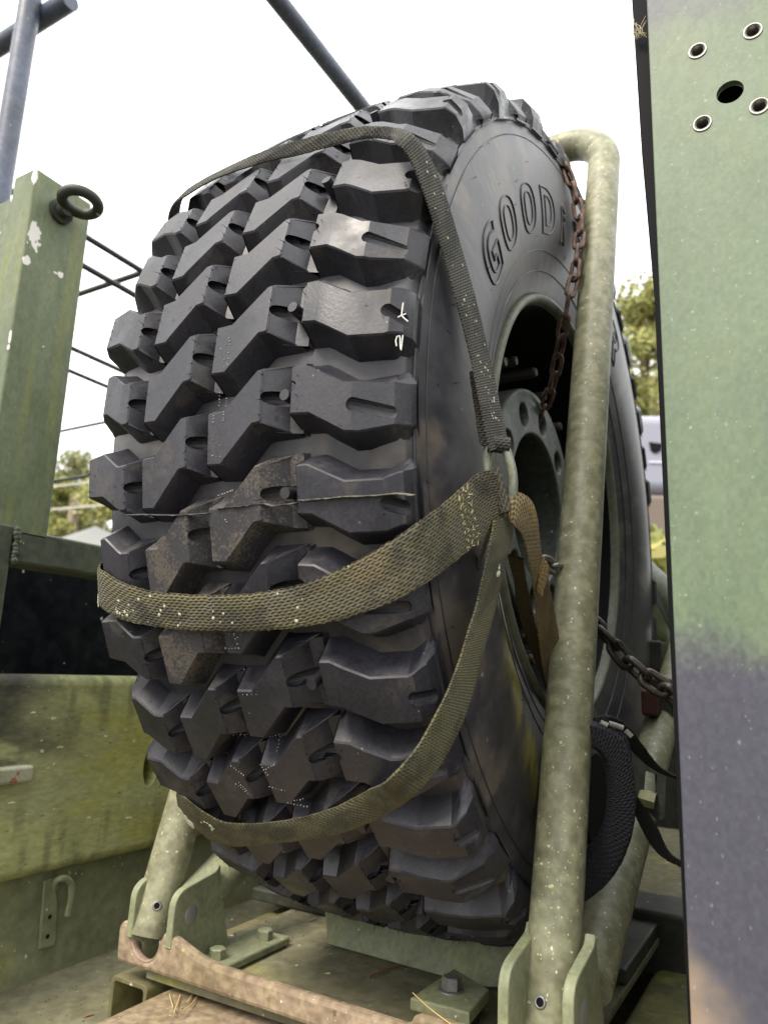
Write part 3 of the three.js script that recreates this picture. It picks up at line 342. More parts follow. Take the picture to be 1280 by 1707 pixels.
// ---------- left side wall of the bed ----------
const side = thing('side_wall', 'mossy green steel side wall of the bed left of the spare wheel', 'side wall');
{ const w = 1024, h = 512, n1 = field(w, h, 5, 6, 210, 3), n2 = field(w, h, 16, 5, 220, 8), n3 = field(w, h, 160, 2, 230, 80), n4 = field(w, h, 3, 5, 240, 2), st = field(w, h, 60, 3, 250, 3), sp = spots(w, h, 150, 0.7, 3.4, 33), dk = spots(w, h, 500, 0.7, 2.6, 35);
  // u: z from -0.7 to 0.6, v: y from 1.48 to 1.74
  const px2 = (x, y) => { const p = on(x, y, 'x', -0.45); return [(p.z + 0.7) / 1.3, (p.y - 1.48) / 0.27]; };
  const [fu, fv] = px2(40, 1260);
  const col = tex(w, h, (i, j) => { const k = j * w + i, u = i / w, v = j / h; let c = mix(hex(0x888a5a), hex(0x9a9c68), ss(0.3, 0.7, n2[k])); c = mix(c, hex(0x98943e), ss(0.42, 0.66, n1[k]) * 0.55);
    const flake = ss(0.0, 0.012, 0.085 - Math.hypot((u - fu) * 1.0, (v - fv) * 0.32) + (n2[k] - 0.5) * 0.10 + (n1[k] - 0.5) * 0.08); c = mix(c, hex(0x8a8c68), flake * 0.55);
    const mil = ss(0.5, 0.62, v + (n2[k] - 0.5) * 0.5 + (n1[k] - 0.5) * 0.5) * ss(0.69, 0.78, u + (n1[k] - 0.5) * 0.12); c = mix(c, hex(0x302f26), mil * ss(0.26, 0.5, n2[k]));
    const yel = ss(0.78, 0.81, u + (n2[k] - 0.5) * 0.03) * (1 - ss(0.34, 0.5, v + (st[k] - 0.5) * 0.2)); c = mix(c, hex(0x8e8a22), yel * 0.65); c = mix(c, hex(0x4d5032), ss(0.5, 0.75, st[k]) * 0.5 * ss(0.2, 0.7, n4[k])); c = mix(c, hex(0x35341f), dk[k] * 0.5); const g = (n3[k] - 0.5) * 30; return mix([c[0] + g, c[1] + g, c[2] + g * 0.8], hex(0xd8d8c4), sp[k]); });
  const bump = tex(w, h, (i, j) => { const k = j * w + i; return 128 + (n2[k] - 0.5) * 90 + (n3[k] - 0.5) * 60 + sp[k] * 60 - dk[k] * 40; }, false);
  const mat = new THREE.MeshStandardMaterial({ map: col, bumpMap: bump, bumpScale: 0.0009, roughness: 0.72 });
  let g = rbox(-0.51, -0.45, 1.497, 1.7345, -1.4, 0.62, 0.014, 4); const hp = on(252, 1278, 'x', -0.45); const ho = capsule(V(-0.46, hp.y - 0.012, hp.z), V(-0.46, hp.y + 0.012, hp.z), 0.012); ho.scale(1, 1, 1); g = cut(g, (() => { const c = new THREE.CylinderGeometry(0.014, 0.014, 0.1, 24); c.scale(1, 1, 1); c.rotateZ(Math.PI / 2); c.scale(1, 1.9, 1); c.translate(-0.46, hp.y, hp.z); return c; })()); if (g.index) g = g.toNonIndexed();
  { const p = g.attributes.position, u = g.attributes.uv; for (let i = 0; i < p.count; i++) u.setXY(i, (p.getZ(i) + 0.7) / 1.3, (p.getY(i) - 1.48) / 0.27); }
  mesh('side_beam', g, mat, side);
  mesh('beam_filler', rbox(-0.53, -0.495, 1.51, 1.72, -1.4, 0.61, 0.004), M.black, side);
  // recessed lower panel, dark panel above the ledge
  mesh('lower_panel', rbox(-0.50, -0.472, 1.36, 1.497, -1.4, 0.62, 0.003), M.lowP = paint({ base: 0x75785a, dark: 0x626448, moss: 0x7e7c4e, mossy: 0.7, size: 0.4, spots: 70, s: 107, rough: 0.85, spotR: 3 }), side);
  mesh('dark_panel', rbox(-0.62, -0.60, 1.70, 1.90, -1.5, 0.62, 0.003), M.dkP = matte({ base: 0x17191d, dark: 0x101216, moss: 0x171811, mossy: 0.5, size: 0.5, spots: 40, spotR: 2.6, s: 113, rough: 0.8 }), side);
  mesh('ledge_plate', rbox(-0.62, -0.50, 1.722, 1.7315, -1.5, 0.62, 0.003), M.lowP, side);
  // top rail and corner weld
  mesh('top_rail', rbox(-0.505, -0.45, 1.867, 1.909, -1.5, 0.327, 0.004), M.rail, side);
  const post = mesh('frame_post', rbox(-0.505, -0.449, 1.733, 1.912, 0.333, 0.385, 0.004), M.rail, side);
  { const w2 = []; for (let i = 0; i < 9; i++) { const b = new THREE.SphereGeometry(rr(0.004, 0.0062), 10, 8); b.scale(0.7, 0.8, 0.8); b.translate(-0.449, lerp(1.869, 1.907, i / 8), 0.33 + rr(-0.001, 0.001)); w2.push(b); } mesh('weld_bead', boxUV(merge(w2)), M.rail, side); }
  // hook and hinge plate low on the panel, latch handle on the beam
  const hk = on(105, 1470, 'x', -0.465), hooks = new THREE.CatmullRomCurve3([on(92, 1480, 'x', -0.466), on(95, 1468, 'x', -0.459), on(106, 1464, 'x', -0.453), on(118, 1472, 'x', -0.453), on(119, 1500, 'x', -0.453), on(113, 1527, 'x', -0.453)]);
  mesh('hook', boxUV(tube(hooks, 0.0042, 30, 10, true)), M.lowP, side);
  const hq = on(82, 1535, 'x', -0.47); { const sh = shapeOf([[-0.010, -0.03], [0.012, -0.028], [0.016, 0.05], [0.004, 0.052], [-0.006, 0.02]]); let e = extrude(sh, 0.003, 0.001); e = yzShape(e, -0.466); e.translate(0, hq.y, hq.z); const hp_ = mesh('hinge_plate', boxUV(e), M.lowP, side); for (const dy of [-0.016, 0.006]) { const c = new THREE.CylinderGeometry(0.0028, 0.0028, 0.0012, 12); c.rotateZ(Math.PI / 2); c.translate(-0.4655, hq.y + dy, hq.z + 0.003); mesh('rivet_hole', c, M.black, hp_); } }
  const l0 = on(52, 1284, 'x', -0.44), lh = rbox(-0.449, -0.432, l0.y - 0.0125, l0.y + 0.0065, l0.z, l0.z + 0.16, 0.004); mesh('latch_handle', lh, M.latch = paint({ base: 0x9b9a86, dark: 0x83836c, moss: 0x8c8a60, mossy: 0.4, size: 0.06, w: 128, h: 128, chips: 5, chip: 0x8a3f26, s: 127, rough: 0.6 }), side);
}
// ---------- stake post with eye bolt ----------
{ const p = thing('stake_post', 'pale green square stake post with white paint chips and an eye bolt', 'post');
  const w = 512, h = 1024, n1 = field(w, h, 6, 5, 260, 12), n2 = field(w, h, 40, 3, 270, 80), n3 = field(w, h, 8, 5, 280, 3), sp = spots(w, h, 70, 0.6, 2.2, 41);
  const uvOf = (x, y) => { const q = on(x, y, 'x', -0.45); return [((q.z - 0.287) / 0.088) * 0.6, (q.y - 1.9) / 0.5]; };
  const chips = [[58, 392, 13, 30], [46, 434, 8, 8], [101, 458, 4, 5], [59, 292, 5, 14], [93, 455, 3, 2], [73, 578, 2, 2], [17, 560, 1.5, 9], [14, 578, 2, 4]].map(([x, y, a, b]) => { const c = uvOf(x, y), d = uvOf(x, y + b), e = uvOf(x - a, y); return [...c, Math.max(0.012, Math.abs(e[0] - c[0]) * 0.95), Math.abs(d[1] - c[1]) * 0.85]; });
  const col = tex(w, h, (i, j) => { const k = j * w + i, u = i / w, v = j / h; let c = mix(hex(0x5f684d), hex(0x697257), ss(0.3, 0.7, n1[k])); c = mix(c, hex(0x767a4a), ss(0.5, 0.7, n3[k]) * 0.6); const g = (n2[k] - 0.5) * 22; c = [c[0] + g, c[1] + g, c[2] + g]; c = mix(c, hex(0xb9baa6), sp[k] * 0.7); for (const [a, b, ru, rv] of chips) { const d = Math.hypot((u - a) / ru, (v - b) / rv) + (n2[k] - 0.5) * 1.1 + (n1[k] - 0.5) * 2.2; if (d < 1) c = mix(c, hex(d < 0.4 && ru > 0.1 ? 0xc6c6c8 : 0xd9d3cc), ss(1, 0.93, d)); } return c; });
  const mat = new THREE.MeshStandardMaterial({ map: col, roughness: 0.6, bumpMap: tex(w, h, (i, j) => 128 + (n2[j * w + i] - 0.5) * 50 + (n1[j * w + i] - 0.5) * 50, false), bumpScale: 0.0005 });
  const g = rbox(-0.496, -0.45, 1.90, 2.383, 0.287, 0.375, 0.0035, 2); { const q = g.attributes.position, u = g.attributes.uv; for (let i = 0; i < q.count; i++) u.setXY(i, ((q.getZ(i) - 0.287) / 0.088) * 0.6 - ((q.getX(i) + 0.45) / 0.046) * 0.3, (q.getY(i) - 1.9) / 0.5); }
  mesh('channel', g, mat, p);
  const wing = rbox(-0.62, -0.4965, 1.90, 2.358, 0.325, 0.37, 0.003); mesh('rear_plate', wing, M.wing = paint({ base: 0x656e52, dark: 0x585f48, moss: 0x757a55, mossy: 0.5, size: 0.3, s: 131, spots: 30, rough: 0.6 }), p);
  const a = on(100, 354, 'x', -0.45), e = on(133, 350, 'x', -0.425); const eye = thing('eye_bolt', 'dark green eye bolt screwed into the top of the square post', 'eye bolt');
  scene.remove(eye); eye.name = 'eye_bolt'; eye.userData = {}; p.add(eye);
  const d = V(1, 0.03, 0.02).normalize(); const sh = bar(a.clone().addScaledVector(d, -0.004), a.clone().addScaledVector(d, 0.016), 0.0095, 20); mesh('shank', boxUV(sh), M.darkPaint, eye); const col2 = bar(a.clone(), a.clone().addScaledVector(d, 0.006), 0.0165, 24); mesh('collar', boxUV(col2), M.darkPaint, eye);
  const t = new THREE.TorusGeometry(0.0225, 0.0072, 16, 44); t.scale(1, 1, 1); t.rotateX(Math.PI / 2 - 0.12); t.rotateZ(0.05); t.translate(a.x + 0.036, a.y + 0.006, a.z - 0.004); mesh('ring', boxUV(t), M.darkPaint, eye); }

// ---------- big camouflage panel on the right, close to the camera ----------
{ const Z = 0.345, p = thing('camouflage_panel', 'tall flat camouflage panel at the right edge, green above and black below', 'panel');
  const w = 512, h = 1536, X0 = 0.290, X1 = 0.62, Y0 = 1.15, Y1 = 2.5, n1 = field(w, h, 4, 5, 310, 12), n2 = field(w, h, 128, 2, 320, 400), n3 = field(w, h, 9, 5, 330, 36), n4 = field(w, h, 60, 3, 340, 4), sp = spots(w, h, 1400, 0.5, 1.3, 71), lo = spots(w, h, 30, 0.7, 1.6, 73);
  const yb = on(1130, 1085, 'z', Z).y, yt = on(1160, 1650, 'z', Z).y, tl = on(1110, 10, 'z', Z);
  const col = tex(w, h, (i, j) => { const k = j * w + i, x = lerp(X0, X1, i / w), y = lerp(Y0, Y1, j / h); let c = mix(hex(0x586650), hex(0x637159), ss(0.3, 0.7, n1[k])); c = mix(c, hex(0x687254), ss(0.5, 0.75, n3[k]) * 0.4); c = mix(c, hex(0x617353), ss(0.5, 0.8, n4[k]) * 0.4);
    const e = (n3[k] - 0.5) * 0.05 + (n1[k] - 0.5) * 0.06; const bl = ss(0.022, -0.022, y - yb + e * 0.6 + (x - 0.33) * 0.25 + (n2[k] - 0.5) * 0.012); c = mix(c, mix(hex(0x3c3c46), hex(0x474650), n1[k]), bl); const tan = ss(0.03, -0.02, y - yt + e + (x - 0.31) * 1.0 + (n2[k] - 0.5) * 0.01); c = mix(c, hex(0x877666), tan);
    const bt = ss(0.035, -0.02, Math.hypot((x - tl.x) * 0.8, (y - tl.y - 0.02)) - 0.035 + e); c = mix(c, hex(0x4b4c55), bt * 0.8); const g = (n2[k] - 0.5) * 16; return mix([c[0] + g, c[1] + g, c[2] + g], hex(0xb9c2a8), Math.max(sp[k] * 0.5, lo[k] * 0.8)); });
  const mat = new THREE.MeshStandardMaterial({ map: col, roughness: 0.55, bumpMap: tex(256, 256, (i, j) => 128 + (n2[(j * 3 % h) * w + i] - 0.5) * 120, false), bumpScale: 0.00012 });
  const s = shapeOf([[on(1083, 50, 'z', Z).x, Y1], [X1, Y1], [X1, Y0], [on(1142, 1690, 'z', Z).x, Y0]]);
  const holes = [[1162, 85], [1254, 52], [1265, 177], [1170, 206]].map(([x, y]) => on(x, y, 'z', Z)), hc = on(1216, 153, 'z', Z);
  for (const q of holes) s.holes.push(new THREE.Path().absarc(q.x, q.y, 0.0052, 0, Math.PI * 2, true)); s.holes.push(new THREE.Path().absarc(hc.x, hc.y, 0.0102, 0, Math.PI * 2, true));
  const g = extrude(s, 0.004, 0.0009); g.translate(0, 0, Z - 0.005); { const q = g.attributes.position, u = g.attributes.uv; for (let i = 0; i < q.count; i++) u.setXY(i, (q.getX(i) - X0) / (X1 - X0), (q.getY(i) - Y0) / (Y1 - Y0)); }
  mesh('painted_sheet', g, mat, p);
  mat.bumpMap.repeat.set(4, 8);
  for (const q of holes) { const prof = [[0.0034, -0.013], [0.0034, -0.004], [0.0046, -0.003], [0.0047, 0.0006], [0.0062, 0.0008], [0.0068, 0.0004], [0.0068, -0.0002]].map(([a, b]) => new THREE.Vector2(a, b)); const l = new THREE.LatheGeometry(prof, 32); l.rotateX(Math.PI / 2); l.translate(q.x, q.y, Z); const r = mesh('rivet_nut', boxUV(l), M.steel, p); const b = new THREE.CircleGeometry(0.0036, 20); b.translate(q.x, q.y, Z - 0.0125); mesh('nut_bore', b, M.black, r); }
  mesh('backing_plate', rbox(0.312, 0.6, 1.17, 2.48, Z - 0.034, Z - 0.026, 0.002), M.black, p);
  mesh('shelter_body', rbox(0.46, 2.4, 1.40, 2.34, -1.7, Z - 0.04, 0.02), M.rail, p);
  // dark rubber seal behind the edge
  const tr = shapeOf([[on(1052, -20, 'z', Z - 0.012).x, on(1052, -20, 'z', Z - 0.012).y], [on(1072, -20, 'z', Z - 0.012).x + 0.03, 2.34], [on(1150, 1700, 'z', Z - 0.012).x + 0.03, Y0 + 0.02], [on(1146, 1700, 'z', Z - 0.012).x, Y0 + 0.02], [on(1116, 1050, 'z', Z - 0.012).x, on(1116, 1050, 'z', Z - 0.012).y], [on(1091, 500, 'z', Z - 0.012).x, on(1091, 500, 'z', Z - 0.012).y], [on(1070, 260, 'z', Z - 0.012).x, on(1070, 260, 'z', Z - 0.012).y]]);
  const tg = extrude(tr, 0.008, 0.0008); tg.translate(0, 0, Z - 0.018); mesh('edge_seal', boxUV(tg), M.black, p); 
  const fz = []; const fp = on(1066, 62, 'z', Z - 0.006); for (let i = 0; i < 26; i++) { const a = fp.clone().add(V(rr(-0.004, 0.004), rr(-0.003, 0.003), 0.002)); const c = new THREE.CatmullRomCurve3([a, a.clone().add(V(rr(-0.004, 0.004), rr(-0.002, 0.006), rr(0, 0.004))), a.clone().add(V(rr(-0.006, 0.006), rr(-0.006, 0.014), rr(0, 0.004)))]); fz.push(new THREE.TubeGeometry(c, 6, 0.00022, 4)); } const fm = mesh('frayed_threads', merge(fz), plain(0xb5a98a, 0.95), p); fm.userData.kind = 'stuff';
}

// lichen and bare patches on the tube frame
{ const frame = carrier.children.find((c) => c.name === 'tube_frame'), cv = frame.userData.curve, P = cv.getSpacedPoints(600), gs = []; delete frame.userData.curve;
  const patch = (x, y, r) => { const d = ray(x, y).normalize(); let best = 1e9, bp = null; for (const p of P) { const v = p.clone().sub(CAM), t = v.dot(d), e = v.addScaledVector(d, -t).length(); if (e < best - 1e-5) { best = e; bp = [p, t]; } } if (best > 0.0208) return; const q = CAM.clone().addScaledVector(d, bp[1] - Math.sqrt(0.0212 ** 2 - best ** 2)), n = q.clone().sub(bp[0]).normalize();
    const m = 9, pos = [], c0 = q.clone().addScaledVector(n, 0.0006), X = V(0, 1, 0).cross(n).normalize(), Y = n.clone().cross(X); const ring = []; for (let i = 0; i < m; i++) { const a = (i / m) * 6.283, R = r * rr(0.55, 1.2); ring.push(q.clone().addScaledVector(X, R * Math.cos(a)).addScaledVector(Y, R * Math.sin(a)).addScaledVector(n, -R * R * Math.cos(a) ** 2 / 0.042 + 0.0001)); } for (let i = 0; i < m; i++) for (const p of [c0, ring[i], ring[(i + 1) % m]]) pos.push(p.x, p.y, p.z); const g = new THREE.BufferGeometry(); g.setAttribute('position', new THREE.Float32BufferAttribute(pos, 3)); g.computeVertexNormals(); gs.push(g); };
  for (const [x, y] of [[262, 1510], [900, 1671]]) { const d = ray(x, y).normalize(); let best = 1e9, bp; for (const p of P) { const v = p.clone().sub(CAM), t = v.dot(d), e = v.addScaledVector(d, -t).length(); if (e < best - 1e-5) { best = e; bp = [p, t]; } } const q = CAM.clone().addScaledVector(d, bp[1] - Math.sqrt(Math.max(0, 0.0212 ** 2 - best ** 2))), n = q.clone().sub(bp[0]).normalize(); const e = new THREE.TorusGeometry(0.0036, 0.0012, 8, 18); e.applyQuaternion(new THREE.Quaternion().setFromUnitVectors(V(0, 0, 1), n)); e.translate(q.x, q.y, q.z); const hole = new THREE.CylinderGeometry(0.003, 0.003, 0.002, 14); hole.applyQuaternion(new THREE.Quaternion().setFromUnitVectors(V(0, 1, 0), n)); hole.translate(q.x, q.y, q.z); mesh('pin_hole', boxUV(e), M.dullSteel, frame); mesh('hole_bore', hole, M.black, frame); }
  for (const [x, y, r] of [[936, 228, 0.0055], [930, 236, 0.004], [1022, 277, 0.003], [1024, 283, 0.002], [1018, 338, 0.0032], [1008, 347, 0.0026], [1023, 350, 0.002], [1019, 300, 0.0014], [1023, 357, 0.0012], [958, 243, 0.0012], [990, 568, 0.0022], [993, 571, 0.0014], [995, 914, 0.0018], [934, 1240, 0.0024], [922, 1281, 0.0022], [918, 1478, 0.0022], [976, 1258, 0.0014], [1000, 830, 0.001], [988, 760, 0.001], [296, 1420, 0.002], [322, 1400, 0.0016]]) patch(x, y, r);
  for (let i = 0; i < 150; i++) { const t = rnd(), y = lerp(420, 1600, t); patch(lerp(1002, 922, t) + rr(-34, 34), y, rr(0.0005, 0.0011)); }
  const m = mesh('lichen_flecks', merge(gs), plain(0xb9b98e, 0.95), frame); m.userData.kind = 'stuff'; }
// grit, crumbs and scraps of leaf on the bed
{ seed = 411; const gs = [], lf = []; for (let i = 0; i < 420; i++) { const x = rr(-0.42, 0.18), z = rr(0.0, 0.42), y = z > 0.27 && x > -0.21 ? 1.4325 : x < -0.24 ? 1.3725 : 1.4475; if (x < -0.21 && z > 0.25 && x > -0.29) continue; const g = new THREE.TetrahedronGeometry(rr(0.0005, 0.0016)); g.rotateX(rnd() * 6); g.rotateY(rnd() * 6); g.translate(x, y, z); gs.push(g); }
  const m = mesh('grit', merge(gs), plain(0x6d6046, 0.95)); tag(m, 'scattered crumbs of grit and lichen on the bed floor', 'grit'); m.userData.kind = 'stuff';
  for (let i = 0; i < 26; i++) { const x = rr(-0.42, 0.15), z = rr(0.02, 0.40), y = z > 0.27 && x > -0.21 ? 1.4335 : x < -0.24 ? 1.3735 : 1.4485; if (x < -0.21 && x > -0.29) continue; const L = rr(0.004, 0.011), g = new THREE.PlaneGeometry(L, L * 0.4, 3, 1); const p = g.attributes.position; for (let k = 0; k < p.count; k++) p.setZ(k, 0.15 * L * Math.sin(p.getX(k) / L * 3)); g.rotateX(-Math.PI / 2); g.rotateY(rnd() * 6); g.computeVertexNormals(); g.translate(x, y + 0.0006, z); lf.push(g); }
  const l = mesh('leaf_scraps', merge(lf), new THREE.MeshStandardMaterial({ color: 0x7d5e3c, roughness: 0.9, side: THREE.DoubleSide })); tag(l, 'few dry brown leaf scraps on the bed floor', 'leaf scraps'); l.userData.kind = 'stuff'; }

// ---------- webbing straps ----------
// entries: [x, y of one edge, x, y of the other, 'c' radius on the tread | 'd' depth | nothing = straight run between its neighbours]
function ribbon(E, { th = 0.0026, n = 160, m = 8, shade = () => [1, 1, 1], jag = 0.0003 } = {}) {
  const pts = (k) => { const P = E.map((e) => { const x = e[k], y = e[k + 1]; if (e[4] === 'w') return wp(e[5], e[6] || crown(e[5]) + 0.0045, k ? e[8] : e[7]).add(TC); return e[4] === 'c' ? tread(x, y, e[5]) : e[4] === 'd' ? at(x, y, e[5]) : e[4] === 'x' ? on(x, y, 'x', e[5]) : null; });
    const L = [0]; for (let i = 1; i < E.length; i++) L.push(L[i - 1] + Math.hypot(E[i][k] - E[i - 1][k], E[i][k + 1] - E[i - 1][k + 1]));
    P.forEach((p, i) => { if (p) return; let a = i, b = i; while (!E[a][4]) a--; while (!E[b][4]) b++; const t = (L[i] - L[a]) / (L[b] - L[a]); P[i] = at(E[i][k], E[i][k + 1], 1 / lerp(1 / depthOf(P[a]), 1 / depthOf(P[b]), t)); }); return P; };
  const A = new THREE.CatmullRomCurve3(pts(0), false, 'centripetal'), B = new THREE.CatmullRomCurve3(pts(2), false, 'centripetal');
  const rows = []; let len = 0, prev = null;
  for (let i = 0; i <= n; i++) { const t = i / n, a = A.getPoint(t), b = B.getPoint(t), c = a.clone().lerp(b, 0.5); if (prev) len += c.distanceTo(prev); prev = c; const ac = b.clone().sub(a), tg = A.getTangent(t).add(B.getTangent(t)).normalize(), nn = ac.clone().cross(tg).normalize(); if (nn.dot(CAM.clone().sub(c)) < 0) nn.negate(); a.addScaledVector(ac, rr(-jag, jag) / ac.length()); b.addScaledVector(ac, rr(-jag, jag) / ac.length()); rows.push({ a, b, nn, len, w: ac.length(), t }); }
  { const c = rows.length >> 1; for (let i = c + 1; i < rows.length; i++) if (rows[i].nn.dot(rows[i - 1].nn) < 0) rows[i].nn.negate(); for (let i = c - 1; i >= 0; i--) if (rows[i].nn.dot(rows[i + 1].nn) < 0) rows[i].nn.negate(); }
  const pos = [], uv = [], col = [], idx = [], K = 2 * (m + 1);
  for (const r of rows) for (let j = 0; j < K; j++) { const f = j <= m ? j / m : (K - 1 - j) / m, top = j <= m; const p = r.a.clone().lerp(r.b, f).addScaledVector(r.nn, top ? th * (0.5 + 0.5 * Math.sqrt(clamp(1 - Math.pow(2 * f - 1, 6)))) : 0); pos.push(p.x, p.y, p.z); uv.push(f * r.w, r.len); col.push(...shade(r.len, f, r.t)); }
  for (let i = 0; i < n; i++) for (let j = 0; j < K; j++) { const a = i * K + j, b = i * K + (j + 1) % K, c = a + K, d = b + K; idx.push(a, c, b, b, c, d); }
  const g = new THREE.BufferGeometry(); g.setAttribute('position', new THREE.Float32BufferAttribute(pos, 3)); g.setAttribute('uv', new THREE.Float32BufferAttribute(uv, 2)); g.setAttribute('color', new THREE.Float32BufferAttribute(col, 3)); g.setIndex(idx);
  const out = toCreasedNormals(g, 50 * DEG); out.userData.rows = rows; out.userData.th = th; return out; }
const nz = (x, y, s) => fbm(x / 64, y / 64, 64, 64, 4, s);
const grime = (s, dark, moss, tan) => (l, f) => { const a = nz(l * 34, f * 2, s), b = nz(l * 60, f * 4, s + 9), c = nz(l * 22, f * 1.2, s + 17); let k = [1, 1, 1]; k = mix(k, [0.34, 0.34, 0.34], ss(0.44, 0.58, a) * dark); k = mix(k, [1.08, 1.06, 0.7], ss(0.44, 0.62, b) * moss * (0.35 + 0.65 * Math.abs(2 * f - 1))); return mix(k, [1.5, 1.22, 0.85], ss(0.55, 0.7, c) * tan); };
function lichen(strap, list, size = 0.0016) { const gs = []; const { rows, th } = strap.geometry.userData; for (const [t0, f0, n, sp] of list) for (let i = 0; i < n; i++) { const r = rows[Math.round(clamp(t0 + rr(-sp, sp) * 0.5) * (rows.length - 1))], f = clamp(f0 + rr(-sp, sp) * 3, 0.01, 0.99), p = r.a.clone().lerp(r.b, f).addScaledVector(r.nn, th); const g = new THREE.IcosahedronGeometry(size * rr(0.35, 1), 1); const q = g.attributes.position; for (let k = 0; k < q.count; k++) { const h = 0.7 + 0.6 * nz(q.getX(k) * 9e3 + i * 7, q.getY(k) * 9e3 + q.getZ(k) * 5e3, 400); q.setXYZ(k, q.getX(k) * h, q.getY(k) * h, q.getZ(k) * h); } g.scale(1, 1, 0.4); g.lookAt(r.nn); g.computeVertexNormals(); g.translate(p.x, p.y, p.z); gs.push(g); }
  const m = mesh('lichen_flecks', merge(gs), M.lichen, strap); m.userData.kind = 'stuff'; }
const G = 'webbing straps lashing the spare wheel';
const RC = 0.0025;
{ // over the top of the tyre
  const E = [[297, 400, 290, 410, 'w', -0.160, 0.40, 31.5, 28], [300, 360, 296, 372, 'w', -0.156, 0.445, 31.8, 28.5], [306, 333, 300, 350, 'w', -0.146, 0.470, 32, 28.9], [313, 323, 306, 338, 'w', -0.132, 0, 32.6, 29.4], [338, 308, 325, 322, 'w', -0.108, 0, 33.2, 30.2], [366, 294, 362, 304, 'w', -0.08, 0, 33.2, 30.8], [440, 253, 440, 272], [500, 234, 503, 258, 'd', 0.639], [560, 219, 562, 242, 'd', 0.613], [620, 211, 618, 231, 'd', 0.588], [658, 214, 648, 233, 'd', 0.579], [684, 224, 664, 243, 'x', 0.1465], [702, 242, 679, 262, 'x', 0.150], [719, 272, 692, 288, 'x', 0.153], [738, 318, 708, 330, 'x', 0.156], [757, 380, 729, 396, 'x', 0.159], [776, 445, 747, 458, 'x', 0.162], [795, 515, 765, 525, 'x', 0.166], [813, 592, 784, 602, 'x', 0.170], [827, 655, 796, 660, 'x', 0.174], [838, 708, 806, 712, 'x', 0.178], [846, 742, 815, 752, 'x', 0.182]];
  const s = mesh('webbing_strap', ribbon(E, { n: 240, shade: grime(500, 0.7, 0.15, 0.1) }), M.webDark); tag(s, 'narrow dark webbing strap over the top of the spare wheel down to the steel ring', 'strap', G);
  lichen(s, [[0.85, 0.5, 26, 0.12], [0.7, 0.5, 8, 0.12], [0.92, 0.5, 14, 0.05], [0.62, 0.3, 3, 0.1]], 0.0013);
  const E2 = [[790, 618, 782, 622, 'd', 0.588], [800, 670, 789, 672], [808, 715, 795, 716], [815, 746, 800, 742, 'd', 0.578]]; const t = mesh('folded_end', ribbon(E2, { n: 40, shade: grime(520, 0.8, 0.1, 0) }), M.webDark, s);
  const loop = new THREE.CylinderGeometry(0.0066, 0.0066, 0.0165, 20); loop.rotateZ(Math.PI / 2); const lp = at(831, 741, 0.573); const lg = boxUV(loop); lg.setAttribute('color', new THREE.BufferAttribute(new Float32Array(lg.attributes.position.count * 3).fill(0.6), 3)); const lm = mesh('loop_end', lg, M.webDark, s); lm.position.copy(lp); lm.rotation.set(0.1, 0.5, -0.15); }
{ // broad strap round the middle of the tread
  const E = [[186, 938, 186, 1000, 'd', 0.665], [171, 937, 170, 1002, 'c', -0.007], [167, 946, 172, 1012, 'c', -0.001], [176, 953, 186, 1022, 'c', RC], [200, 968, 212, 1034, 'c', RC], [245, 983, 255, 1043, 'c', RC], [300, 990, 305, 1049, 'c', RC], [380, 991, 382, 1052, 'c', RC], [440, 986, 445, 1050, 'c', RC], [500, 974, 508, 1044, 'c', RC], [560, 951, 574, 1031, 'c', RC], [605, 929, 622, 1015, 'c', RC], [650, 902, 668, 996, 'c', 0.003], [690, 875, 705, 974, 'x', 0.163], [730, 846, 745, 945, 'x', 0.1685], [768, 813, 785, 912, 'x', 0.174], [797, 789, 822, 880, 'x', 0.179], [820, 783, 843, 858, 'x', 0.184]];
  const s = mesh('webbing_strap', ribbon(E, { n: 240, m: 12, shade: grime(540, 0.75, 0.75, 0.35), jag: 0.0005 }), M.webOlive); tag(s, 'broad mossy webbing strap curving round the middle of the tread', 'strap', G);
  lichen(s, [[0.08, 0.9, 26, 0.05], [0.27, 0.6, 10, 0.12], [0.24, 0.75, 8, 0.05], [0.4, 0.8, 5, 0.12], [0.55, 0.4, 5, 0.15], [0.33, 0.3, 5, 0.2]], 0.0016);
  const sw = []; for (let i = 0; i < 46; i++) { const r = s.geometry.userData.rows[Math.round((0.88 + 0.015 * Math.sin(i)) * 240)], f = i / 46, a = r.a.clone().lerp(r.b, f).addScaledVector(r.nn, 0.0028), g = new THREE.CapsuleGeometry(0.0003, 0.003, 2, 5); g.rotateZ(rr(0, 3)); g.rotateY(rr(0, 3)); g.translate(a.x, a.y, a.z); sw.push(g); } const st = mesh('loose_stitching', merge(sw), plain(0xb5ae86, 0.95), s); st.userData.kind = 'stuff';
  const lp = new THREE.CylinderGeometry(0.0068, 0.0068, 0.034, 20); const lg = boxUV(lp); lg.setAttribute('color', new THREE.BufferAttribute(new Float32Array(lg.attributes.position.count * 3).fill(0.8), 3)); const lm = mesh('loop_end', lg, M.webOlive, s); lm.position.copy(at(829, 818, 0.5665)); lm.quaternion.setFromUnitVectors(V(0, 1, 0), at(843, 856, 0.562).sub(at(820, 784, 0.562)).normalize()); }
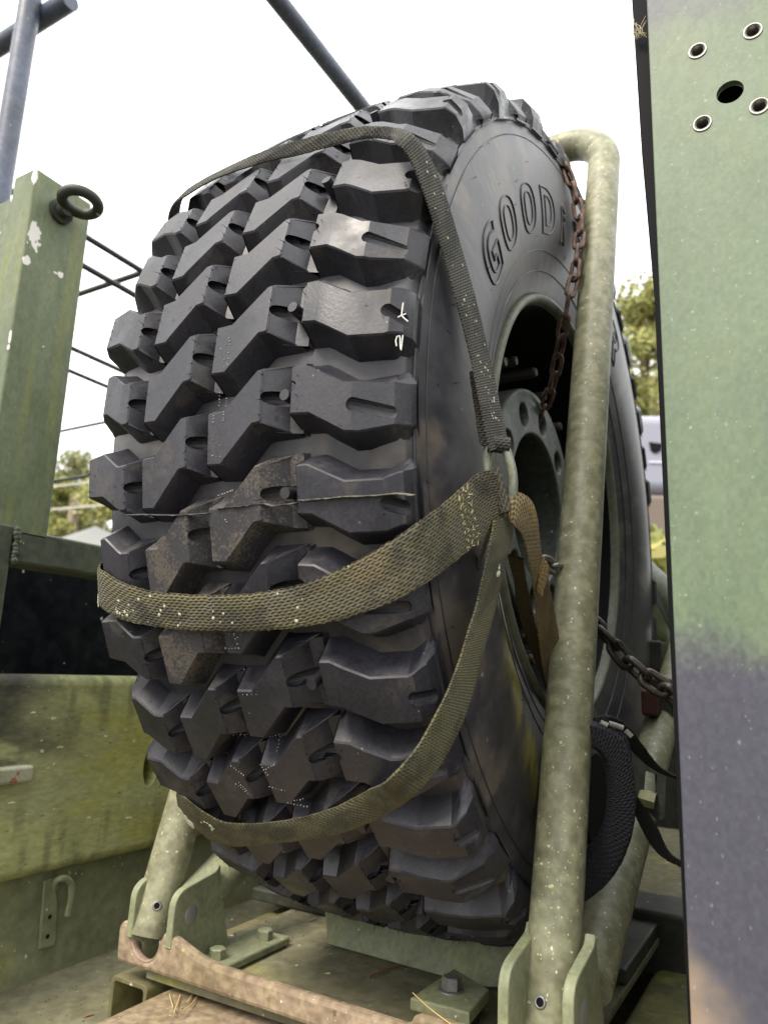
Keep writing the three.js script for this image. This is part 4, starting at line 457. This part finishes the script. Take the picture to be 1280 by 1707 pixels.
{ // lower strap to the foot of the tread
  const E = [[858, 852, 822, 866, 'x', 0.183], [854, 880, 815, 905, 'x', 0.182], [838, 950, 800, 975, 'x', 0.180], [830, 985, 792, 1010, 'x', 0.178], [818, 1035, 780, 1048, 'x', 0.176], [804, 1085, 766, 1094, 'x', 0.174], [785, 1155, 745, 1150, 'x', 0.171], [764, 1214, 722, 1196, 'x', 0.167], [733, 1272, 693, 1246, 'x', 0.162], [696, 1317, 655, 1290, 'x', 0.154], [650, 1353, 612, 1317, 'c', RC], [600, 1377, 565, 1342, 'c', RC], [550, 1392, 520, 1357, 'c', RC], [490, 1401, 465, 1368, 'c', RC], [430, 1407, 410, 1372, 'c', RC], [385, 1408, 370, 1368, 'c', RC], [350, 1395, 337, 1350, 'c', RC], [325, 1377, 315, 1333, 'c', 0.001], [302, 1350, 297, 1318, 'c', -0.003]];
  const s = mesh('webbing_strap', ribbon(E, { n: 240, shade: grime(560, 0.7, 0.7, 0.1) }), M.webRib); tag(s, 'ribbed olive webbing strap curving down from the ring to the foot of the tread', 'strap', G);
  lichen(s, [[0.955, 0.15, 46, 0.03], [0.985, 0.2, 18, 0.02], [0.88, 0.6, 6, 0.04], [0.1, 0.4, 5, 0.03]], 0.0024);
  const E2 = [[820, 880, 812, 884, 'd', 0.588], [808, 920, 798, 925], [798, 950, 786, 948, 'd', 0.59]]; mesh('folded_end', ribbon(E2, { n: 30, shade: grime(570, 0.4, 0.3, 0) }), M.webRib, s); }
{ // short tan strap from the ring back to a chain
  const E = [[843, 838, 846, 864, 'd', 0.565], [858, 821, 853, 874, 'd', 0.566], [882, 832, 865, 886], [893, 862, 874, 908], [897, 895, 880, 935], [901, 925, 884, 958], [908, 950, 889, 985], [917, 990, 893, 1030], [925, 1030, 899, 1080], [934, 1085, 905, 1120], [940, 1150, 918, 1165, 'd', 0.74]];
  const s = mesh('webbing_strap', ribbon(E, { n: 120, shade: grime(580, 0.35, 0.1, 0.5) }), M.webTan); tag(s, 'short tan webbing strap folded over the steel ring beside the tube', 'strap', G);
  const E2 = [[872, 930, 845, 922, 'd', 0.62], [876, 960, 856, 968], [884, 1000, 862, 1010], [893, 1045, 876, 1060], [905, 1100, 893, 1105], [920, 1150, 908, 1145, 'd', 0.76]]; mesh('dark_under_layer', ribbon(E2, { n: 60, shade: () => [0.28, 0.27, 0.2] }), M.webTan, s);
  const E3 = [[905, 928, 902, 930, 'd', 0.612], [914, 945, 897, 960], [910, 970, 895, 985], [902, 993, 900, 994, 'd', 0.618]]; mesh('loose_flap', ribbon(E3, { n: 20, shade: () => [1.1, 1, 0.8] }), M.webTan, s); }
{ // steel ring joining the straps
  const P = [[812, 786, .574], [811, 768, .576], [815, 750, .577], [826, 741, .576], [840, 746, .573], [848, 764, .570], [854, 790, .567], [855, 815, .566], [850, 845, .568], [838, 858, .571], [822, 845, .573], [814, 815, .574]].map(([x, y, d]) => at(x, y, d)); const c = new THREE.CatmullRomCurve3(P, true, 'centripetal');
  const r = mesh('steel_ring', boxUV(new THREE.TubeGeometry(c, 90, 0.0035, 16, true)), M.ring = paint({ base: 0x74786a, dark: 0x62665a, moss: 0x55562f, mossy: 0.6, size: 0.05, w: 128, h: 128, s: 137, rough: 0.42 })); tag(r, 'oval steel ring tying four webbing straps together beside the wheel hub', 'ring'); }

// ---------- chains ----------
function chain(name, pts, pitch, wire, mat, label, group) {
  const c = new THREE.CatmullRomCurve3(pts, false, 'centripetal'), L = c.getLength(), n = Math.max(2, Math.round(L / pitch)); const g0 = thing(name, label, 'chain', group);
  const len = pitch / 2 + wire * 0.95, half = wire * 2.3; const P = []; for (let i = 0; i < 28; i++) { const a = (i / 28) * Math.PI * 2, s = Math.sin(a), cc = Math.cos(a); P.push(V(half * s, (len - half) * Math.sign(cc) * Math.min(1, Math.abs(cc) * 3) + half * cc, 0)); }
  const link = boxUV(new THREE.TubeGeometry(new THREE.CatmullRomCurve3(P, true, 'centripetal'), 40, wire, 10, true));
  for (let i = 0; i <= n; i++) { const p = c.getPointAt(i / n), t = c.getTangentAt(i / n), m = mesh('chain_link', link, mat, g0); m.position.copy(p); m.quaternion.setFromUnitVectors(V(0, 1, 0), t); m.rotateY((i % 2 ? 1.25 : -0.3) + rr(-0.22, 0.22)); m.rotateX(rr(-0.08, 0.08)); } return g0; }
chain('hanging_chain', [[924, 250, .96], [944, 285, .945], [956, 320, .935], [964, 355, .925], [966, 385, .915], [962, 420, .9], [957, 460, .885], [947, 500, .875], [938, 545, .885], [931, 590, .905], [923, 630, .925], [914, 660, .945], [902, 692, .962]].map((p) => at(...p)), 0.0245, 0.0024, M.rustChain, 'thin rusty chain hanging beside the green tube into the wheel hub');
chain('binder_chain', [[985, 1040, .80], [1010, 1062, .79], [1040, 1098, .78], [1075, 1128, .77], [1110, 1152, .76], [1150, 1190, .75]].map((p) => at(...p)), 0.0235, 0.0036, M.darkChain, 'dark heavy chain between the tube frame and the camouflage panel');
{ const h = chain('chain_end', [[905, 935, .70], [922, 945, .72], [945, 958, .74]].map((p) => at(...p)), 0.019, 0.0027, M.dullSteel, 'grey steel chain links hooked on the tan strap behind the tube'); }

// ---------- coil of black webbing, ratchet and latch plate behind the tube ----------
{ const co = thing('webbing_coil', 'coil of black webbing low behind the green tube', 'webbing coil');
  const ringE = (o, d) => o.map(([x, y, a, b], i) => (i === 0 || i === o.length - 1 ? [x, y, a, b, 'd', d] : [x, y, a, b]));
  const E = [[960, 1196, 965, 1240], [1000, 1204, 988, 1246], [1030, 1222, 1003, 1266], [1048, 1262, 1009, 1295], [1056, 1330, 1010, 1335], [1047, 1396, 1003, 1372], [1022, 1450, 985, 1405], [988, 1486, 965, 1430], [945, 1510, 940, 1445]];
  mesh('wound_webbing', ribbon(ringE(E, 0.66), { n: 120, th: 0.012, shade: (l, f) => { const k = 0.8 + 0.3 * Math.abs(Math.sin(f * 22)); return [k, k, k * 1.1]; } }), M.webBlack, co);
  const E2 = [[960, 1190, 966, 1222], [1004, 1198, 992, 1230], [1040, 1224, 1014, 1256], [1052, 1280, 1020, 1298], [1058, 1335, 1026, 1335]].map((e, i, a) => (i === 0 || i === a.length - 1 ? [...e, 'd', 0.675] : e)); mesh('outer_turn', ribbon(E2, { n: 60, th: 0.01 }), M.webBlack, co);
  const sp = at(985, 1330, 0.69), g = new THREE.CylinderGeometry(0.04, 0.04, 0.03, 28); g.rotateZ(Math.PI / 2); g.translate(sp.x - 0.01, sp.y, sp.z); mesh('spool', g, M.black, co); }
{ const E = [[985, 1196, 985, 1203, 'd', 0.665], [1008, 1192, 1005, 1204, 'd', 0.66], [1030, 1198, 1026, 1212], [1050, 1215, 1040, 1235], [1072, 1244, 1058, 1258], [1100, 1278, 1090, 1284], [1135, 1296, 1130, 1300, 'd', 0.72]]; const s = mesh('ratchet_strap', ribbon(E, { n: 60, shade: () => [0.55, 0.5, 0.42] }), M.webBlack); tag(s, 'thin dark ratchet strap crossing above the black webbing coil', 'strap');
  const E2 = [[1052, 1318, 1052, 1340, 'd', 0.67], [1070, 1340, 1062, 1368], [1095, 1380, 1085, 1410], [1115, 1420, 1105, 1430], [1145, 1440, 1140, 1448, 'd', 0.7]]; const t = mesh('loose_strap', ribbon(E2, { n: 50, shade: () => [0.85, 0.85, 0.7] }), M.webBlack); tag(t, 'loose dark strap running from the black coil down behind the panel', 'strap');
  const bk = thing('ratchet_buckle', 'small steel ratchet buckle on top of the black webbing coil', 'buckle'); for (const [x0, y0, x1, y1] of [[1000, 1204, 1012, 1210], [1014, 1206, 1038, 1214], [1042, 1218, 1052, 1228]]) { mesh('buckle_bar', bar(at(x0, y0, 0.655), at(x1, y1, 0.653), 0.0025, 12), M.dullSteel, bk); } }
{ const P = (x, y, d = 0.735) => at(x, y, d); const lp = thing('latch_plate', 'slotted grey steel latch plate with a bolt behind the black coil', 'latch plate');
  const o = P(1080, 1290), X = P(1100, 1290).sub(o).normalize(), Y = V(0, 1, 0); const k = 0.735 / 1230; const sh = new THREE.Shape(); const pt2 = [[1046, 1234], [1070, 1250], [1098, 1282], [1106, 1286], [1107, 1296], [1102, 1355], [1096, 1362], [1088, 1360], [1060, 1336], [1054, 1322]]; pt2.forEach(([x, y], i) => { const a = (x - 1080) * k, b = (1290 - y) * k; i ? sh.lineTo(a, b) : sh.moveTo(a, b); }); sh.closePath(); const hl = new THREE.Path(); [[1072, 1282], [1093, 1290], [1091, 1338], [1084, 1346], [1066, 1326]].forEach(([x, y], i) => { const a = (x - 1080) * k, b = (1290 - y) * k; i ? hl.lineTo(a, b) : hl.moveTo(a, b); }); hl.closePath(); sh.holes.push(hl);
  const g = extrude(sh, 0.004, 0.001); const mt = new THREE.Matrix4().makeBasis(X, Y, X.clone().cross(Y)); g.applyMatrix4(mt); g.translate(o.x, o.y, o.z); mesh('plate', boxUV(g), M.hub, lp); const b = hexHead(0.0085, 0.0085, 0.014); b.rotateZ(Math.PI / 2 - 0.2); const bp = P(1080, 1332, 0.725); b.translate(bp.x, bp.y, bp.z); mesh('bolt_head', boxUV(b), M.bracketPaint, lp); }
// parts of the vehicle beyond, seen through the slit
{ const d = 1.5, q = (x, y, dd = d) => at(x, y, dd); const e = thing('rear_equipment', 'blurred green equipment box with a rounded lid beyond the wheel', 'equipment'); const c = q(1085, 1060), u = d / 1230;
  const lid = rbox(-0.17, 0.05, -0.05, 0.11, -0.15, 0.15, 0.05, 5); const l = mesh('rounded_lid', lid, M.wing, e); const body = mesh('body', rbox(-0.17, 0.035, -0.20, -0.04, -0.14, 0.14, 0.008), M.bracketPaint, e); e.position.copy(c);
  const hp = thing('hose', 'thick dark curved hose above the green equipment box', 'hose'); mesh('tube', tube(new THREE.CatmullRomCurve3([q(1050, 930, 1.4), q(1080, 958, 1.35), q(1105, 985, 1.3), q(1135, 1040, 1.25)]), 0.022, 40, 18, true), M.rail, hp);
  const lg = thing('rear_bracket', 'dark stepped bracket beside the wheel beyond the chain', 'bracket'); mesh('step', rbox(-0.03, 0.018, -0.03, 0.02, -0.03, 0.03, 0.004), M.darkPaint, lg); mesh('foot', rbox(-0.03, 0.03, -0.045, -0.03, -0.03, 0.03, 0.003), M.darkPaint, lg); lg.position.copy(q(1088, 1090, 1.2));
  const rr_ = thing('red_reflector', 'small dull red reflector block under the dark chain', 'reflector'); mesh('lens', rbox(-0.014, 0.006, -0.022, 0.012, -0.02, 0.02, 0.004), plain(0x4e2a1e, 0.6), rr_); mesh('base', rbox(-0.016, 0.02, -0.036, 0.028, -0.03, -0.018, 0.003), M.darkPaint, rr_); rr_.position.copy(q(1090, 1165, 1.0)); }

// ---------- cargo bows and rods above and behind ----------
{ const b = thing('upright_bow', 'dark blue-grey upright tube at the top left corner', 'tube'); const p = on(27, 150, 'z', 0.02); const x = p.x, z = p.z; mesh('upright', bar(V(x, 1.9, z), V(x, 4.2, z), 0.0255, 24), M.pole, b); const q = at(118, 0, depthOf(p) * 1.02); mesh('cross_tube', bar(V(q.x, q.y, q.z), V(q.x - 1.6, q.y, q.z), 0.024, 24), M.pole, b);
  const t = thing('roof_bow', 'long dark tube slanting down across the sky to the tyre top', 'tube'); const a = at(530, 85, 1.75); mesh('bar', bar(V(a.x, a.y, 1.2), V(a.x, a.y, -2.6), 0.0205, 24), M.pole, t); mesh('end_post', bar(V(a.x, a.y, -2.6), V(a.x, 1.3, -2.6), 0.0205, 24), M.pole, t);
  const rods = thing('rod_rack', 'thin dark rods of an open rack beyond the square post', 'rack'); const X = -1.25;
  const zr = (x0, y0, r, X0 = X) => { const p0 = on(x0, y0, 'x', X0); mesh('long_rod', bar(V(X0, p0.y, 0.3), V(X0, p0.y, -3.4), r, 10), M.rod, rods); return p0; };
  const xr = (x0, y0, Z, r) => { const p0 = on(x0, y0, 'z', Z); mesh('cross_rod', bar(V(-2.4, p0.y, Z), V(-0.35, p0.y, Z), r, 10), M.rod, rods); };
  zr(185, 420, 0.0085); zr(155, 452, 0.0085); xr(180, 474, -0.55, 0.0095); zr(150, 594, 0.0062); zr(140, 628, 0.0055); xr(130, 713, -0.7, 0.0052); xr(110, 799, -0.8, 0.0062);
  for (const z of [0.3, -3.4]) mesh('rack_post', bar(V(X - 0.02, 1.4, z), V(X - 0.02, on(185, 420, 'x', X).y, z), 0.01, 10), M.rod, rods); }

// ---------- beyond the truck ----------
{ // white vehicle seen through the slit between tube and panel
  const d = 7, c = at(1083, 770, d), v = thing('white_vehicle', 'blurred white vehicle corner with a dark opening seen between tyre and panel', 'vehicle'); v.position.set(c.x, 0, c.z); v.rotation.y = 0.5; const h = c.y;
  const wht = plain(0x8b8b98, 0.5); mesh('cab_body', rbox(-0.7, 0.7, h - 0.36, h + 0.42, -1.2, 0.2, 0.12, 5), wht, v); mesh('lower_body', rbox(-0.75, 0.75, 0.5, h - 0.37, -1.3, 0.22, 0.05, 3), plain(0x6d6158, 0.7), v);
  { const op = shapeOf([[-0.07, 0.13], [0.05, 0.115], [0.035, 0.05], [-0.02, 0.02], [-0.06, 0.05]]); const g = extrude(op, 0.02, 0.004); g.translate(0, h, 0.19); mesh('opening', boxUV(g), M.black, v); } mesh('trim_strip', rbox(-0.08, 0.3, h - 0.075, h - 0.055, 0.19, 0.212, 0.005), plain(0xc6c6d2, 0.4), v);
  for (const x of [-0.55, 0.55]) { const w = new THREE.CylinderGeometry(0.45, 0.45, 0.25, 28); w.rotateX(Math.PI / 2); const m = mesh('wheel', w, M.black, v); m.position.set(x, 0.45, 0.1); } }
{ const pole = thing('utility_pole', 'grey-brown wooden utility pole among the trees left of the tyre', 'pole'); const p = at(122, 870, 22); mesh('shaft', bar(V(p.x, 0, p.z), V(p.x, p.y + 0.7, p.z), 0.16, 14), plain(0x8d8072, 0.9), pole); mesh('cross_arm', rbox(p.x - 0.7, p.x + 0.7, p.y + 0.35, p.y + 0.47, p.z - 0.06, p.z + 0.06, 0.01), plain(0x8d8072, 0.9), pole);
  const wires = thing('overhead_wires', 'two pale overhead wires crossing the trees left of the tyre', 'wires'); for (const [y0, y1] of [[815, 801], [852, 842]]) { const a = at(60, y0, 21), b = at(180, y1, 21), dd = b.clone().sub(a); mesh('wire', bar(a.clone().addScaledVector(dd, -6), b.clone().addScaledVector(dd, 6), 0.03, 6), plain(0xb8b6a8, 0.6), wires); } }
const leafMat = (c) => new THREE.MeshPhysicalMaterial({ color: c, roughness: 0.75, transmission: 0, side: THREE.DoubleSide, vertexColors: true });
function tree(name, label, x, z, ht, cr, base, mat, n, leaf, seedN) { // trunk, limbs and a crown of many small leaf faces gathered in clumps
  seed = seedN; const t = thing(name, label, 'tree', 'trees beyond the truck', V(x, 0, z)); const lim = []; lim.push((() => { const g = new THREE.CylinderGeometry(0.06 * ht / 8, 0.17 * ht / 8, ht * 0.85, 10, 6); g.translate(0, ht * 0.425, 0); return g; })());
  const cl = []; const nc = 46; for (let i = 0; i < nc; i++) { const yy = lerp(base, ht, Math.pow(rnd(), 0.8)), f = (yy - base) / (ht - base), rad = cr * Math.sqrt(Math.max(0.05, 1 - Math.pow(f * 1.6 - 0.6, 2))) * Math.sqrt(rnd()), a = rnd() * 6.283; const p = V(Math.cos(a) * rad, yy, Math.sin(a) * rad); cl.push([p, rr(0.35, 0.8) * cr * 0.42]); const q = V(0, yy - rad * 0.5, 0); const c = new THREE.QuadraticBezierCurve3(q, q.clone().lerp(p, 0.5).add(V(0, 0.15, 0)), p); lim.push(new THREE.TubeGeometry(c, 5, 0.022 * ht / 8, 5)); }
  mesh('trunk', merge(lim), plain(0x4d4236, 0.9), t);
  const pos = [], col = []; for (let i = 0; i < n; i++) { const [c, r] = cl[(rnd() * nc) | 0]; const d = V(rr(-1, 1), rr(-1, 1), rr(-1, 1)).normalize().multiplyScalar(r * Math.cbrt(rnd())); d.y *= 0.7; const p = c.clone().add(d), a = V(rr(-1, 1), rr(-1, 1), rr(-1, 1)).normalize(), b = V(rr(-1, 1), rr(-1, 1), rr(-1, 1)).cross(a).normalize(), L = leaf * rr(0.6, 1.3); const q = [p.clone().addScaledVector(a, -L), p.clone().addScaledVector(b, -L * 0.45), p.clone().addScaledVector(a, L), p.clone().addScaledVector(b, L * 0.45)]; for (const k of [0, 1, 2, 0, 2, 3]) pos.push(q[k].x, q[k].y, q[k].z); const s = rr(0.7, 1.25), yel = rr(0.9, 1.25); for (let k = 0; k < 6; k++) col.push(s * yel, s, s * 0.8); }
  const g = new THREE.BufferGeometry(); g.setAttribute('position', new THREE.Float32BufferAttribute(pos, 3)); g.setAttribute('color', new THREE.Float32BufferAttribute(col, 3)); g.computeVertexNormals(); mesh('crown', g, mat, t); return t; }
const LA = leafMat(0x9aa06c), LB = leafMat(0x8c9270);
{ const P = (x, y, d) => at(x, y, d); let p = P(1072, 600, 13); tree('tree', 'light green airy tree seen between the tube and the camouflage panel', p.x, p.z, at(1068, 466, 13).y, 2.0, 2.2, LA, 22000, 0.06, 801);
  p = P(1150, 640, 18); tree('tree', 'darker tree standing behind the light green tree on the right', p.x, p.z, at(1100, 540, 18).y, 3.0, 1.2, LB, 14000, 0.09, 802);
  p = P(1100, 900, 5.5); tree('shrub', 'low sunlit shrub in front of the white vehicle beyond the panel', p.x, p.z, at(1095, 884, 5.5).y, 0.6, 0.5, LA, 3000, 0.08, 803);
  p = P(128, 850, 26); tree('tree', 'grey-green rounded tree top rising above its neighbours left of the tyre', p.x, p.z, at(125, 762, 26).y, 2.0, 2.6, LB, 16000, 0.075, 804);
  p = P(80, 880, 23); tree('tree', 'leafy tree close beside the square post, left of the pole', p.x, p.z, at(75, 805, 23).y, 2.6, 1.0, LA, 16000, 0.09, 805);
  p = P(190, 880, 24); tree('tree', 'leafy tree right of the utility pole, half hidden by the tyre', p.x, p.z, at(190, 812, 24).y, 2.8, 0.8, LA, 18000, 0.09, 806);
  p = P(20, 890, 30); tree('tree', 'far leafy tree hidden mostly behind the square post', p.x, p.z, at(20, 815, 30).y, 3.2, 1.0, LB, 6000, 0.14, 807);
  p = P(1000, 850, 24); tree('tree', 'broad tree far behind the upper edge of the tyre', p.x, p.z, at(1000, 700, 24).y, 3.0, 1.0, LB, 6000, 0.14, 808); }
{ const pale = thing('pale_canopy', 'small pale tarpaulin roof beyond the rail left of the tyre', 'tarpaulin'); const c = at(158, 897, 12); pale.position.set(c.x, 0, c.z); const g = new THREE.ConeGeometry(1.2, 0.5, 4, 1); g.rotateY(0.6); g.translate(0, c.y - 0.05, 0); mesh('cover', g.toNonIndexed(), plain(0x6f706c, 0.85), pale); for (const [x, z] of [[-0.7, -0.7], [0.7, -0.7], [0.7, 0.7], [-0.7, 0.7]]) mesh('leg', bar(V(x, 0, z), V(x, c.y - 0.25, z), 0.03, 8), plain(0xb0b0b0, 0.5), pale); }

// ---------- small litter on the bed ----------
{ seed = 91; const tw = mesh('twig', boxUV(tube(new THREE.CatmullRomCurve3([[614, 1630], [640, 1618], [675, 1606], [705, 1592]].map(([x, y], i) => { const p = on(x, y, 'y', 1.4495); p.y += i === 1 ? 0.0015 : 0; return p; })), 0.0013, 24, 7, true)), plain(0x7d5a40, 0.9)); tag(tw, 'short brown twig lying on the bed floor', 'twig');
  const nd = (px, y) => { const P = px.map(([a, b], i) => on(a, b, 'y', y + i * 0.002)); return new THREE.TubeGeometry(new THREE.CatmullRomCurve3(P), 10, 0.0005, 5); };
  const n1 = mesh('pine_needles', merge([nd([[283, 1657], [289, 1680]], 1.434), nd([[301, 1658], [290, 1690]], 1.434), nd([[332, 1657], [318, 1675], [305, 1686]], 1.434), nd([[322, 1656], [312, 1672]], 1.434)]), plain(0xc9ad74, 0.9)); tag(n1, 'few dry pine needles on the brown beam', 'pine needles'); n1.userData.kind = 'stuff';
  const n2 = mesh('dry_grass_stem', nd([[688, 1655], [715, 1680], [752, 1708]], 1.485), plain(0xc9ad74, 0.9)); tag(n2, 'single dry grass stem lying across the clamp plate edge', 'grass stem'); }
renderer.render(scene, camera);
